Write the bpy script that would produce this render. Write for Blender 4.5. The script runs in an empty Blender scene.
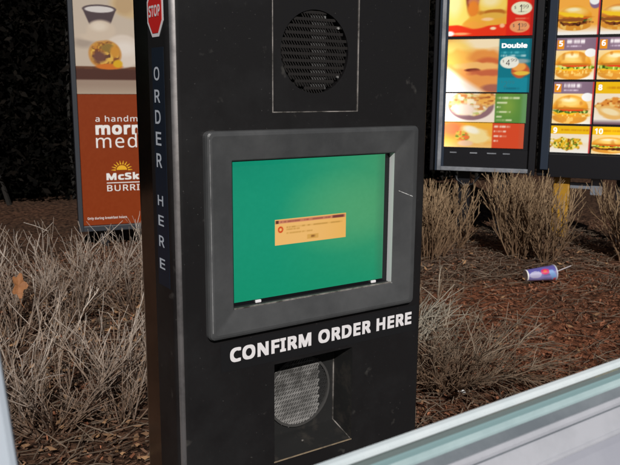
import bpy, bmesh, math, random
import numpy as np
from mathutils import Vector, Matrix

rnd = random.Random(11)
scene = bpy.context.scene
COL = scene.collection

# ------------------------------------------------------------------ helpers
def lin(c):
    return tuple(((x / 255) / 12.92 if x / 255 <= .04045 else ((x / 255 + .055) / 1.055) ** 2.4) for x in c)

def nlin(a):
    a = np.clip(a, 0, 255) / 255.0
    return np.where(a <= .04045, a / 12.92, ((a + .055) / 1.055) ** 2.4)

MATS = {}
def mat(name, color=(.5, .5, .5), rough=.5, metal=0.0, spec=.5, emit=None, estr=1.0,
        noise=None, bump=None, attr=False, trans=0.0, coat=0.0, ior=None):
    """noise=(scale, color2, amount_lo, amount_hi); bump=(scale, strength, distance)"""
    m = bpy.data.materials.new(name)
    m.use_nodes = True
    nt = m.node_tree
    b = nt.nodes['Principled BSDF']
    b.inputs['Base Color'].default_value = (*color[:3], 1)
    b.inputs['Roughness'].default_value = rough
    b.inputs['Metallic'].default_value = metal
    b.inputs['Specular IOR Level'].default_value = spec
    b.inputs['Transmission Weight'].default_value = trans
    b.inputs['Coat Weight'].default_value = coat
    if ior:
        b.inputs['IOR'].default_value = ior
    tc = nt.nodes.new('ShaderNodeTexCoord')
    src = None
    if attr:
        a = nt.nodes.new('ShaderNodeAttribute')
        a.attribute_name = 'col'
        src = a.outputs['Color']
    if noise:
        n = nt.nodes.new('ShaderNodeTexNoise')
        n.inputs['Scale'].default_value = noise[0]
        n.inputs['Detail'].default_value = 8
        n.inputs['Roughness'].default_value = .65
        nt.links.new(tc.outputs['Object'], n.inputs['Vector'])
        r = nt.nodes.new('ShaderNodeMapRange')
        r.inputs['From Min'].default_value = noise[2]
        r.inputs['From Max'].default_value = noise[3]
        nt.links.new(n.outputs['Fac'], r.inputs['Value'])
        mx = nt.nodes.new('ShaderNodeMix')
        mx.data_type = 'RGBA'
        mx.inputs[7].default_value = (*noise[1], 1)
        if src:
            nt.links.new(src, mx.inputs[6])
        else:
            mx.inputs[6].default_value = (*color[:3], 1)
        nt.links.new(r.outputs['Result'], mx.inputs[0])
        src = mx.outputs[2]
    if src and not emit:
        nt.links.new(src, b.inputs['Base Color'])
    if emit == 'attr':
        b.inputs['Base Color'].default_value = (.004, .004, .004, 1)
        nt.links.new(src, b.inputs['Emission Color'])
        b.inputs['Emission Strength'].default_value = estr
    elif emit:
        b.inputs['Emission Color'].default_value = (*emit, 1)
        b.inputs['Emission Strength'].default_value = estr
    if bump:
        n = nt.nodes.new('ShaderNodeTexNoise')
        n.inputs['Scale'].default_value = bump[0]
        n.inputs['Detail'].default_value = 6
        nt.links.new(tc.outputs['Object'], n.inputs['Vector'])
        bp = nt.nodes.new('ShaderNodeBump')
        bp.inputs['Strength'].default_value = bump[1]
        bp.inputs['Distance'].default_value = bump[2]
        nt.links.new(n.outputs['Fac'], bp.inputs['Height'])
        nt.links.new(bp.outputs['Normal'], b.inputs['Normal'])
    MATS[name] = m
    return m

ORG = {}
def thing(name, label, cat, loc, group=None):
    o = bpy.data.objects.new(name, None)
    o.empty_display_size = .1
    COL.objects.link(o)
    o.location = loc
    ORG[o.name] = Vector(loc)
    tag(o, label, cat, group)
    return o

def tag(o, label=None, cat=None, group=None, kind=None):
    if label: o['label'] = label
    if cat: o['category'] = cat
    if group: o['group'] = group
    if kind: o['kind'] = kind
    return o

def link_mesh(name, me, parent=None, loc=(0, 0, 0)):
    o = bpy.data.objects.new(name, me)
    COL.objects.link(o)
    if parent is not None:
        o.parent = parent
        ORG[o.name] = ORG[parent.name]
    else:
        o.location = loc
        ORG[o.name] = Vector(loc)
    return o

class MB:
    """collects geometry in world coordinates"""
    def __init__(self):
        self.v = []; self.f = []; self.mi = []; self.c = []
        self.col = (1, 1, 1); self.m = 0
    def add(self, vs, fs):
        b = len(self.v)
        self.v += [tuple(p) for p in vs]
        self.c += [self.col] * len(vs)
        for f in fs:
            self.f.append([b + i for i in f]); self.mi.append(self.m)
    def box(self, x0, x1, y0, y1, z0, z1):
        v = [(x, y, z) for z in (z0, z1) for y in (y0, y1) for x in (x0, x1)]
        self.add(v, [(0, 2, 3, 1), (4, 5, 7, 6), (0, 1, 5, 4), (2, 6, 7, 3), (0, 4, 6, 2), (1, 3, 7, 5)])
    def obox(self, O, r, n, s0, s1, d0, d1, z0, z1):
        """box in a frame: r along the face, n outwards"""
        v = []
        for z in (z0, z1):
            for d in (d0, d1):
                for s in (s0, s1):
                    v.append((O[0] + r[0] * s + n[0] * d, O[1] + r[1] * s + n[1] * d, z))
        self.add(v, [(0, 1, 3, 2), (4, 6, 7, 5), (0, 4, 5, 1), (2, 3, 7, 6), (0, 2, 6, 4), (1, 5, 7, 3)])
    def quad(self, a, b, c, d):
        self.add([a, b, c, d], [(0, 1, 2, 3)])
    def prism(self, poly, ext):
        n = len(poly)
        e = Vector(ext)
        a = [Vector(p) for p in poly]
        self.add(a + [p + e for p in a],
                 [tuple(range(n - 1, -1, -1)), tuple(range(n, 2 * n))] + [(i, (i + 1) % n, n + (i + 1) % n, n + i) for i in range(n)])
    def tube(self, pts, rad, sides=4, cap=True):
        pts = [Vector(p) for p in pts]
        n = len(pts)
        vs = []
        ref = Vector((.31, .52, .8)).normalized()
        for i, p in enumerate(pts):
            t = (pts[min(i + 1, n - 1)] - pts[max(i - 1, 0)])
            if t.length < 1e-9: t = Vector((0, 0, 1))
            t.normalize()
            a = t.cross(ref)
            if a.length < .05: a = t.cross(Vector((1, 0, 0)))
            a.normalize(); b = t.cross(a)
            rr = rad[i] if hasattr(rad, '__len__') else rad
            for k in range(sides):
                w = 2 * math.pi * k / sides
                vs.append(p + a * (math.cos(w) * rr) + b * (math.sin(w) * rr))
        fs = []
        for i in range(n - 1):
            for k in range(sides):
                k2 = (k + 1) % sides
                fs.append((i * sides + k, i * sides + k2, (i + 1) * sides + k2, (i + 1) * sides + k))
        if cap:
            fs.append(tuple(range(sides - 1, -1, -1)))
            fs.append(tuple((n - 1) * sides + k for k in range(sides)))
        self.add(vs, fs)
    def build(self, name, mats, parent=None, loc=(0, 0, 0), smooth=False, bevel=None, color=False, recalc=True, seg=2):
        o = ORG[parent.name] if parent is not None else Vector(loc)
        me = bpy.data.meshes.new(name)
        me.from_pydata([(p[0] - o[0], p[1] - o[1], p[2] - o[2]) for p in self.v], [], self.f)
        if not isinstance(mats, (list, tuple)): mats = [mats]
        for m in mats: me.materials.append(m)
        for i, p in enumerate(me.polygons): p.material_index = self.mi[i]
        if color:
            at = me.color_attributes.new('col', 'FLOAT_COLOR', 'POINT')
            at.data.foreach_set('color', np.array([(c[0], c[1], c[2], 1) for c in self.c], dtype=np.float32).ravel())
        if recalc or bevel:
            bm = bmesh.new(); bm.from_mesh(me)
            if recalc: bmesh.ops.recalc_face_normals(bm, faces=bm.faces)
            if bevel:
                es = [e for e in bm.edges if len(e.link_faces) == 2 and e.calc_face_angle(0) > .5]
                bmesh.ops.bevel(bm, geom=es, offset=bevel, segments=seg, affect='EDGES', profile=.5)
            bm.to_mesh(me); bm.free()
        if smooth:
            me.polygons.foreach_set('use_smooth', [True] * len(me.polygons))
        me.update()
        return link_mesh(name, me, parent, loc)

try:      # the sans that ships with Blender itself
    import os
    FONT = bpy.data.fonts.load(os.path.join(bpy.utils.system_resource('DATAFILES'), 'fonts', 'NotoSansMath-Regular.woff2'))
except Exception:
    FONT = None
from mathutils.geometry import interpolate_bezier
def fill_contour(loops_):
    cu = bpy.data.curves.new('lettering_curve', 'CURVE'); cu.dimensions = '2D'; cu.fill_mode = 'FRONT'
    for lp in loops_:
        sp = cu.splines.new('POLY'); sp.points.add(len(lp) - 1); sp.use_cyclic_u = True
        for k, (x, y) in enumerate(lp): sp.points[k].co = (x, y, 0, 1)
    t = bpy.data.objects.new('lettering_tmp', cu); COL.objects.link(t)
    me = bpy.data.meshes.new_from_object(t.evaluated_get(bpy.context.evaluated_depsgraph_get()))
    v = [(q.co.x, q.co.y) for q in me.vertices]; f = [list(p.vertices) for p in me.polygons]
    bpy.data.objects.remove(t); bpy.data.curves.remove(cu); bpy.data.meshes.remove(me)
    return v, f
def text_contours(body, spacing=1.0):
    """list of (outline, holes) polygons; strokes of a letter that overlap come as outlines of their own"""
    cu = bpy.data.curves.new('lettering_curve', 'FONT')
    if FONT: cu.font = FONT
    cu.body = body; cu.size = 1; cu.space_character = spacing
    t = bpy.data.objects.new('lettering_tmp', cu); COL.objects.link(t)
    crv = t.to_curve(bpy.context.evaluated_depsgraph_get())
    polys = []
    for sp in crv.splines:
        P = []
        bp = sp.bezier_points; n = len(bp)
        for k in range(n):
            a, b = bp[k], bp[(k + 1) % n]
            seg = interpolate_bezier(a.co, a.handle_right, b.handle_left, b.co, 7)[:-1]
            if (a.co - a.handle_right).length < 1e-6 and (b.co - b.handle_left).length < 1e-6: seg = seg[:1]
            P += [(q.x, q.y) for q in seg]
        Q = [p for k, p in enumerate(P) if math.dist(p, P[k - 1]) > 1e-5]
        if len(Q) > 2: polys.append(Q)
    t.to_curve_clear(); bpy.data.objects.remove(t); bpy.data.curves.remove(cu)
    area = lambda p: sum(p[k - 1][0] * p[k][1] - p[k][0] * p[k - 1][1] for k in range(len(p))) / 2
    sign = 1 if max((abs(area(p)), area(p)) for p in polys)[1] > 0 else -1
    def inside(q, p):
        c = False
        for k in range(len(p)):
            (x1, y1), (x2, y2) = p[k - 1], p[k]
            if (y1 > q[1]) != (y2 > q[1]) and q[0] < (x2 - x1) * (q[1] - y1) / (y2 - y1) + x1: c = not c
        return c
    outs = [p for p in polys if area(p) * sign > 0]; ins = [p for p in polys if area(p) * sign < 0]
    return [(o, [h for h in ins if inside(h[0], o) and inside(h[len(h) // 2], o)]) for o in outs]
def lettering(name, s, m, parent, P, right, up, w, h, bold=0.0, extr=.0002, ref=None, spacing=1.0):
    """text as mesh: its box's lower left corner at P, box w x h (w None keeps proportions);
    with ref, h is the height of that letter and P lies on its base line. bold thickens the strokes."""
    con = text_contours(s, spacing)
    co = [q for o, hs in con for q in o]
    x0, x1 = min(c[0] for c in co) - bold, max(c[0] for c in co) + bold
    rc = [q for o, hs in text_contours(ref) for q in o] if ref else co
    y0, y1 = min(c[1] for c in rc) - bold, max(c[1] for c in rc) + bold
    sy = h / (y1 - y0); sx = sy if w is None else w / (x1 - x0)
    o = ORG[parent.name]
    right = Vector(right); up = Vector(up); P = Vector(P); nrm = right.cross(up).normalized()
    offs = [(0, 0)] + ([(a * bold, b * bold) for a in (-1, 0, 1) for b in (-1, 0, 1) if a or b] if bold > 0 else [])
    vs_, fa = [], []
    for ci, (out, hs) in enumerate(con):
        flat, tris = fill_contour([out] + hs)
        for k, (dx, dy) in enumerate(offs):        # each pass a hair in front of the last: thick strokes
            b_ = len(vs_)
            for v in flat: vs_.append(P + right * ((v[0] + dx - x0) * sx) + up * ((v[1] + dy - y0) * sy) + nrm * (extr + (k + (ci % 3) * .33) * .00002) - o)
            fa += [[b_ + i for i in f] for f in tris]
    me = bpy.data.meshes.new(name); me.from_pydata([tuple(v) for v in vs_], [], fa)
    me.materials.append(m); me.update()
    return link_mesh(name, me, parent)

def picture(name, m, parent, P, right, up, nx, ny, fn):
    """flat printed panel: vertex colours over a fine grid. P lower left corner, right/up full edge vectors.
    fn(U, V) -> array HxWx3 linear, U 0..1 left to right, V 0..1 top to bottom"""
    U, V = np.meshgrid(np.linspace(0, 1, nx), np.linspace(1, 0, ny))
    rgb = fn(U, V)
    o = ORG[parent.name]
    P = np.array(P) - np.array(o); right = np.array(right); up = np.array(up)
    co = P + U[..., None] * right + (1 - V)[..., None] * up
    idx = np.arange(nx * ny).reshape(ny, nx)
    q = np.stack([idx[:-1, :-1], idx[:-1, 1:], idx[1:, 1:], idx[1:, :-1]], -1).reshape(-1, 4)
    me = bpy.data.meshes.new(name)
    me.vertices.add(nx * ny); me.vertices.foreach_set('co', co.astype(np.float32).ravel())
    me.loops.add(q.size); me.loops.foreach_set('vertex_index', q.astype(np.int32).ravel())
    me.polygons.add(len(q)); me.polygons.foreach_set('loop_start', np.arange(0, q.size, 4, dtype=np.int32))
    me.update(calc_edges=True)
    at = me.color_attributes.new('col', 'FLOAT_COLOR', 'POINT')
    at.data.foreach_set('color', np.concatenate([rgb, np.ones((*rgb.shape[:2], 1))], -1).astype(np.float32).ravel())
    me.materials.append(m)
    return link_mesh(name, me, parent)

# numpy painter -------------------------------------------------------------
nrs = np.random.RandomState(5)
def vnoise(U, V, sx, sy, seed=0):
    g = np.random.RandomState(seed).rand(int(sy) + 3, int(sx) + 3)
    x = np.clip(U, 0, 1) * sx; y = np.clip(V, 0, 1) * sy
    i = x.astype(int); j = y.astype(int); fx = x - i; fy = y - j
    fx = fx * fx * (3 - 2 * fx); fy = fy * fy * (3 - 2 * fy)
    return (g[j, i] * (1 - fx) + g[j, i + 1] * fx) * (1 - fy) + (g[j + 1, i] * (1 - fx) + g[j + 1, i + 1] * fx) * fy

class Paint:
    def __init__(self, U, V, bg, asp=1.0):
        self.U, self.V = U, V
        self.asp = asp                      # width / height
        self.I = np.zeros((*U.shape, 3)) + np.array(bg, float)
    def over(self, a, c):
        c = np.array(c, float)
        a = np.clip(a, 0, 1)[..., None]
        self.I = self.I * (1 - a) + c * a
    def ell(self, cx, cy, rx, ry, c, soft=.08, rot=0, ymin=None, ymax=None, wob=0, seed=1):
        x = (self.U - cx) * self.asp; y = self.V - cy
        if rot:
            k, s = math.cos(rot), math.sin(rot); x, y = x * k + y * s, -x * s + y * k
        d = np.sqrt((x / (rx * self.asp)) ** 2 + (y / ry) ** 2)
        if wob: d = d + wob * (vnoise(self.U, self.V, 14, 14, seed) - .5)
        a = np.clip((1 - d) / soft + .5, 0, 1)
        if ymin is not None: a = a * np.clip((self.V - ymin) / .03 + .5, 0, 1)
        if ymax is not None: a = a * np.clip((ymax - self.V) / .03 + .5, 0, 1)
        self.over(a, c); return a
    def rect(self, x0, x1, y0, y1, c, soft=.01, alpha=1):
        a = np.clip((self.U - x0) / soft + .5, 0, 1) * np.clip((x1 - self.U) / soft + .5, 0, 1)
        a = a * np.clip((self.V - y0) / soft + .5, 0, 1) * np.clip((y1 - self.V) / soft + .5, 0, 1)
        self.over(a * alpha, c); return a
    def speck(self, a, c, sx, sy, seed, lo=.55, hi=.75, amt=1):
        n = vnoise(self.U, self.V, sx, sy, seed)
        self.over(a * amt * np.clip((n - lo) / (hi - lo), 0, 1), c)
    def lines(self, x0, x1, y, h, c, seed, alpha=.9):
        """a row of print too small to read"""
        n = .5 * vnoise(self.U, self.V * 0, 70, 1, seed) + .5 * vnoise(self.U, self.V * 0, 24, 1, seed + 50)
        a = np.clip((self.U - x0) / .01, 0, 1) * np.clip((x1 - self.U) / .01, 0, 1) * np.clip(1.3 - abs(self.V - y) / (h * .5), 0, 1)
        self.over(a * alpha * (.35 + .65 * np.clip((n - .34) / .2, 0, 1)), c)
    def burger(self, cx, cy, w, h, seed=3, bun=(244, 160, 42), lettuce=(150, 175, 40), meat=(112, 58, 24), cheese=(255, 196, 40), tomato=(226, 66, 24), crisp=False):
        a = self.ell(cx, cy + .30 * h, .47 * w, .22 * h, (226, 150, 50), .12, ymin=cy + .24 * h)
        self.speck(a, (250, 205, 110), 12, 9, seed, amt=.8)
        y = cy + .17 * h
        a = self.ell(cx, y + .02 * h, .49 * w, .13 * h, (236, 160, 46) if crisp else meat, .2, wob=.5, seed=seed + 9)
        self.speck(a, (255, 214, 120) if crisp else (70, 30, 14), 26, 20, seed + 1)
        self.ell(cx - .12 * w, y - .03 * h, .30 * w, .07 * h, cheese, .25, wob=.6, seed=seed + 4)
        a = self.ell(cx + .03 * w, y - .09 * h, .50 * w, .075 * h, lettuce, .25, wob=1.0, seed=seed + 5)
        self.speck(a, (222, 232, 120), 24, 10, seed + 6)
        self.speck(a, (52, 84, 22), 22, 12, seed + 16, .6, .7)
        self.ell(cx + .06 * w, y - .13 * h, .36 * w, .045 * h, tomato, .3, wob=.5, seed=seed + 7)
        a = self.ell(cx, cy - .02 * h, .48 * w, .44 * h, bun, .10, ymax=cy + .02 * h)
        self.ell(cx - .02 * w, cy - .22 * h, .34 * w, .17 * h, (255, 214, 118), .9)
        self.ell(cx - .05 * w, cy - .3 * h, .18 * w, .07 * h, (255, 240, 190), .9)
        self.ell(cx, cy + .0 * h, .47 * w, .045 * h, (196, 116, 30), .6, ymax=cy + .03 * h)
        self.speck(a, (205, 120, 30), 10, 8, seed + 8, .6, .9, .6)
    def grain(self, amt, seed=2):
        n = vnoise(self.U, self.V, 60, 60, seed) - .5
        self.I = self.I + n[..., None] * amt
    def out(self): return nlin(self.I)

# ------------------------------------------------------------------ camera
CAM = Vector((-.4182, -.8774, .95))
right = Vector((.8332, -.5530, .0064)); up = Vector((.0987, .1602, .9821)); fwd = Vector((.5441, .8176, -.1881))
cd = bpy.data.cameras.new('camera'); cam = bpy.data.objects.new('camera', cd); COL.objects.link(cam)
cam.matrix_world = Matrix(((right.x, up.x, -fwd.x, CAM.x), (right.y, up.y, -fwd.y, CAM.y), (right.z, up.z, -fwd.z, CAM.z), (0, 0, 0, 1)))
cd.sensor_width = 36; cd.lens = 36 * 750 / 620; cd.clip_start = .02; cd.clip_end = 500
cd.dof.use_dof = True; cd.dof.focus_distance = 1.15; cd.dof.aperture_fstop = 27
scene.camera = cam

# ------------------------------------------------------------------ light
SUN_EL, SUN_HEAD = math.radians(33), math.radians(24)     # light travels towards heading 24 deg (from +y to +x)
w = bpy.data.worlds.new('World'); scene.world = w; w.use_nodes = True
nt = w.node_tree; bg = nt.nodes['Background']
sky = nt.nodes.new('ShaderNodeTexSky'); sky.sky_type = 'NISHITA'; sky.sun_disc = False
sky.sun_elevation = SUN_EL; sky.sun_rotation = SUN_HEAD + math.pi
nt.links.new(sky.outputs['Color'], bg.inputs['Color']); bg.inputs['Strength'].default_value = .016
sl = bpy.data.lights.new('sun', 'SUN'); so = bpy.data.objects.new('sun', sl); COL.objects.link(so)
sl.energy = 3.1; sl.angle = math.radians(.5); sl.color = (1, .965, .92)
d = Vector((math.sin(SUN_HEAD) * math.cos(SUN_EL), math.cos(SUN_HEAD) * math.cos(SUN_EL), -math.sin(SUN_EL)))
so.rotation_euler = d.to_track_quat('-Z', 'Y').to_euler(); so.location = (-2, -4, 4)
vs = scene.view_settings; vs.view_transform = 'Standard'; vs.look = 'None'; vs.exposure = 0; vs.gamma = 1; vs.use_curve_mapping = False

# ------------------------------------------------------------------ materials
black = mat('black_shell', (.0125, .0115, .0122), .38, spec=.5, noise=(7, (.024, .0235, .0245), .48, .8), bump=(900, .12, .0004))
def specks(m, scale, lo, hi, colr):
    nt = m.node_tree; b = nt.nodes['Principled BSDF']; src = b.inputs['Base Color'].links[0].from_socket
    tc = nt.nodes.new('ShaderNodeTexCoord'); n = nt.nodes.new('ShaderNodeTexNoise'); n.inputs['Scale'].default_value = scale; n.inputs['Detail'].default_value = 3
    r = nt.nodes.new('ShaderNodeMapRange'); r.inputs['From Min'].default_value = lo; r.inputs['From Max'].default_value = hi
    mx = nt.nodes.new('ShaderNodeMix'); mx.data_type = 'RGBA'; mx.inputs[7].default_value = (*colr, 1)
    nt.links.new(tc.outputs['Object'], n.inputs['Vector']); nt.links.new(n.outputs['Fac'], r.inputs['Value']); nt.links.new(r.outputs['Result'], mx.inputs[0])
    nt.links.new(src, mx.inputs[6]); nt.links.new(mx.outputs[2], b.inputs['Base Color'])
specks(black, 260, .70, .78, (.075, .072, .070))
specks(black, 36, .69, .76, (.05, .047, .044))
sidegloss = mat('glossy_side', (.50, .47, .44), .13, metal=1.0, bump=(14, .05, .002), noise=(20, (.36, .34, .32), .4, .7))
bezelm = mat('bezel_grey', (.064, .066, .069), .42, noise=(9, (.115, .117, .12), .42, .8), bump=(500, .12, .0004))
dark = mat('dark_cavity', (.006, .006, .006), .8, spec=.2)
recessm = mat('recess_black', (.02, .02, .02), .5, noise=(30, (.07, .06, .05), .52, .8))
worn = mat('worn_lit_edge', (.36, .33, .31), .5, noise=(34, (.06, .055, .05), .40, .60))  # worn metal; also paints the highlight on the recess corner
wornbrass = mat('worn_tan_edge', (.34, .26, .17), .5, noise=(60, (.1, .09, .085), .48, .66))
strand = mat('grille_dim', (.018, .0155, .0145), .5)
strandl = mat('grille_steel', (.34, .33, .32), .4, spec=.6, noise=(30, (.10, .097, .093), .40, .62))
conem = mat('speaker_cone', (.19, .19, .19), .6)  # pale tone of the plate added behind the upper grille
trimw = mat('screen_trim', (.95, .92, .95), .5)
white = mat('white_vinyl', (.96, .93, .95), .45)
sidew = mat('side_vinyl', (.66, .71, .80), .45)
stripm = mat('blue_black_vinyl', (.010, .018, .034), .3, spec=.6)
redv = mat('red_vinyl', (.78, .022, .018), .4)
screenm = mat('lcd_screen', rough=.18, emit='attr', attr=True, estr=.90, spec=.5)
backlit = mat('backlit_print', rough=.3, emit='attr', attr=True, estr=.86, spec=.15)
glyphw = mat('backlit_white', rough=.4, emit=(1, .97, .93), estr=.95)
glyphd = mat('backlit_dark_print', (.02, .018, .02), .5, emit=(.05, .03, .03), estr=1)
silver = mat('board_silver', (.36, .375, .41), .38, spec=.6, noise=(5, (.13, .14, .16), .38, .66))
boardblk = mat('board_black', (.010, .010, .013), .4, spec=.5)
boardblue = mat('board_blue_black', (.03, .042, .065), .35, spec=.5)
printm = mat('promo_print', rough=.35, attr=True, spec=.3)
yel = mat('post_yellow', (.50, .26, .02), .5, noise=(20, (.3, .14, .02), .5, .8))
barkm = mat('twig_bark', rough=.85, attr=True, spec=.2)
chipm = mat('mulch_chip', rough=.9, attr=True, spec=.15)

# ------------------------------------------------------------------ ground, road, kerb
def ground():
    m = bpy.data.materials.new('mulch_soil'); m.use_nodes = True
    nt = m.node_tree; b = nt.nodes['Principled BSDF']; b.inputs['Roughness'].default_value = .95; b.inputs['Specular IOR Level'].default_value = .15
    tc = nt.nodes.new('ShaderNodeTexCoord')
    def nz(s, det=8):
        n = nt.nodes.new('ShaderNodeTexNoise'); n.inputs['Scale'].default_value = s; n.inputs['Detail'].default_value = det
        nt.links.new(tc.outputs['Object'], n.inputs['Vector']); return n
    a, c, e = nz(1.1, 4), nz(38), nz(140, 4)
    r1 = nt.nodes.new('ShaderNodeValToRGB'); r1.color_ramp.elements[0].position = .10; r1.color_ramp.elements[1].position = .75
    r1.color_ramp.elements[0].color = (.14, .085, .058, 1); r1.color_ramp.elements[1].color = (.35, .145, .082, 1)
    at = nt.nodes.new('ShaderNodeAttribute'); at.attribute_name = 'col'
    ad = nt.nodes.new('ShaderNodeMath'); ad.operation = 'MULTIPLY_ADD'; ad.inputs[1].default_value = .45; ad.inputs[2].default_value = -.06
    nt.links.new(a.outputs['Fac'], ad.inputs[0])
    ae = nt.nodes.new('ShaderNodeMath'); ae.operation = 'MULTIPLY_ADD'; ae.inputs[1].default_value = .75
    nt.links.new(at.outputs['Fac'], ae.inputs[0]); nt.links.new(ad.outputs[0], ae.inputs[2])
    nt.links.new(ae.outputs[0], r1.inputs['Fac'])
    r2 = nt.nodes.new('ShaderNodeValToRGB'); r2.color_ramp.elements[0].position = .36; r2.color_ramp.elements[1].position = .66
    r2.color_ramp.elements[0].color = (.16, .14, .13, 1); r2.color_ramp.elements[1].color = (1.25, 1.15, 1.05, 1)
    nt.links.new(c.outputs['Fac'], r2.inputs['Fac'])
    mx = nt.nodes.new('ShaderNodeMix'); mx.data_type = 'RGBA'; mx.blend_type = 'MULTIPLY'; mx.inputs[0].default_value = 1
    nt.links.new(r1.outputs['Color'], mx.inputs[6]); nt.links.new(r2.outputs['Color'], mx.inputs[7])
    nt.links.new(mx.outputs[2], b.inputs['Base Color'])
    add = nt.nodes.new('ShaderNodeMath'); add.operation = 'ADD'
    nt.links.new(c.outputs['Fac'], add.inputs[0]); nt.links.new(e.outputs['Fac'], add.inputs[1])
    bp = nt.nodes.new('ShaderNodeBump'); bp.inputs['Strength'].default_value = .9; bp.inputs['Distance'].default_value = .03
    nt.links.new(add.outputs[0], bp.inputs['Height']); nt.links.new(bp.outputs['Normal'], b.inputs['Normal'])
    return m
KY = -.16
gm = ground()
NX, NY = 150, 110
xs = np.concatenate([[-60, -20, -6], np.linspace(-1.5, 5.5, NX), [10, 25, 60]])
ys = np.concatenate([np.linspace(KY, 5.8, NY), [9, 25, 80]])
g = MB(); R_ = np.random.RandomState(3)
bump_f = []
def lit_red_zone(x, y):  # red mulch patch, lightened too to stand in for the light on it
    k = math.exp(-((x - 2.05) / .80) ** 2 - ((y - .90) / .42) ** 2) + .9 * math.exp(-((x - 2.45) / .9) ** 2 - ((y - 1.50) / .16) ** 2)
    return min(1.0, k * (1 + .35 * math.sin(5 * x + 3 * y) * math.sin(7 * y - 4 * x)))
def hgt(x, y):
    if x < -1.4 or x > 5.4 or y > 5.7 or y < KY + .02: return 0.0
    h = .012 * math.sin(3.1 * x + 1.3 * y) * math.sin(2.3 * y - 1.1 * x + .6) + .008 * math.sin(7.3 * x - 5.1 * y)
    return h
vv = [(x, y, hgt(x, y) + (R_.rand() - .5) * .012 * (abs(hgt(x, y)) > 0)) for y in ys for x in xs]
n = len(xs)
g_cols = [(lit_red_zone(x, y),) * 3 for y in ys for x in xs]
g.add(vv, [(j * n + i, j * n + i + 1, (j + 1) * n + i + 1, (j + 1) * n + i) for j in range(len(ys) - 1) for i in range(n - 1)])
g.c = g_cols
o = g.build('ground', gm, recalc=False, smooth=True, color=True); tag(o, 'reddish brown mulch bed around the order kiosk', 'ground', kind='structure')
g = MB(); g.quad((-60, -60, -.13), (60, -60, -.13), (60, KY - .14, -.13), (-60, KY - .14, -.13))
asph = mat('asphalt', (.045, .045, .047), .9, noise=(80, (.075, .074, .072), .4, .7), bump=(180, .5, .004))
o = g.build('road', asph, recalc=False); tag(o, 'dark asphalt drive lane beside the kerb', 'road', kind='structure')
g = MB(); g.box(-60, 60, KY - .14, KY - .001, -.3, .012)
conc = mat('concrete', (.34, .33, .31), .85, noise=(12, (.24, .23, .21), .4, .7), bump=(90, .3, .003))
o = g.build('kerb', conc, bevel=.015); tag(o, 'pale concrete kerb in front of the mulch bed', 'kerb', kind='structure')

# ------------------------------------------------------------------ order kiosk
XL, XR, D1, D2, TOP = -.042, .384, .068, .136, 1.56
kiosk = thing('order_kiosk', 'tall black drive-through order kiosk with glowing green screen', 'kiosk', (.17, .07, 0))
def arc(cx, cy, r, a0, a1, n):
    return [(cx + r * math.cos(math.radians(a0 + (a1 - a0) * i / n)), cy + r * math.sin(math.radians(a0 + (a1 - a0) * i / n))) for i in range(n + 1)]
# front shell: gridded front with openings, rounded corners, sides
g = MB()
gx = [XL + .013, .036, .1036, .1058, .2455, .2473, .322, XR - .008]
gz = [0, .4095, .5612, .648, .862, .918, 1.30, TOP]
holes = lambda i, j: (3 <= i < 4 and j == 1) or (1 <= i < 6 and j == 3) or (2 <= i < 5 and j == 5)
for j in range(len(gz) - 1):
    for i in range(len(gx) - 1):
        if holes(i, j): continue
        g.quad((gx[i], 0, gz[j]), (gx[i + 1], 0, gz[j]), (gx[i + 1], 0, gz[j + 1]), (gx[i], 0, gz[j + 1]))
left = [(gx[0], 0)] + arc(XL + .013, .013, .013, -90, -180, 8)[1:] + [(XL, D1)]
rightp = [(XR, D1)] + arc(XR - .008, .008, .008, 0, -90, 6) 
for pl in (left, rightp):
    for a, b in zip(pl[:-1], pl[1:]):
        g.quad((a[0], a[1], 0), (b[0], b[1], 0), (b[0], b[1], TOP), (a[0], a[1], TOP))
top = [left[-1]] + left[::-1][1:] + rightp[::-1][0:] 
g.add([(p[0], p[1], TOP) for p in top], [tuple(range(len(top)))])
o = g.build('front_shell', black, kiosk, recalc=True)
# keep the rounded corner smooth
for p in o.data.polygons:
    if abs(p.normal.z) < .5 and min(abs(p.normal.x), abs(p.normal.y)) > .02: p.use_smooth = True
g = MB()  # metal strip added on the rounded corner to carry its highlight
ca = arc(XL + .013, .013, .0134, -108, -142, 8)
cb = arc(XL + .013, .013, .0128, -108, -142, 8)
for k in range(8):
    g.quad((ca[k][0], ca[k][1], .02), (ca[k + 1][0], ca[k + 1][1], .02), (ca[k + 1][0], ca[k + 1][1], TOP - .01), (ca[k][0], ca[k][1], TOP - .01))
for a_, b_ in ((ca[0], cb[0]), (ca[-1], cb[-1])):
    g.quad((a_[0], a_[1], .02), (b_[0], b_[1], .02), (b_[0], b_[1], TOP - .01), (a_[0], a_[1], TOP - .01))
g.build('highlight_strip', mat('highlight_metal', (.80, .76, .77), .33, metal=1.0, noise=(24, (.34, .32, .33), .45, .75)), kiosk, smooth=True)
# glossy rear cover
g = MB()
ol = [(XL + .0015, D1 + .0005), (XL + .0015, D2 - .02)] + arc(XL + .0215, D2 - .02, .02, 180, 90, 6)[1:] + arc(XR - .0215, D2 - .02, .02, 90, 0, 6) + [(XR - .0015, D1 + .0005)]
g.prism([(p[0], p[1], 0) for p in ol], (0, 0, TOP - .002))
g.build('rear_cover', sidegloss, kiosk)
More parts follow.
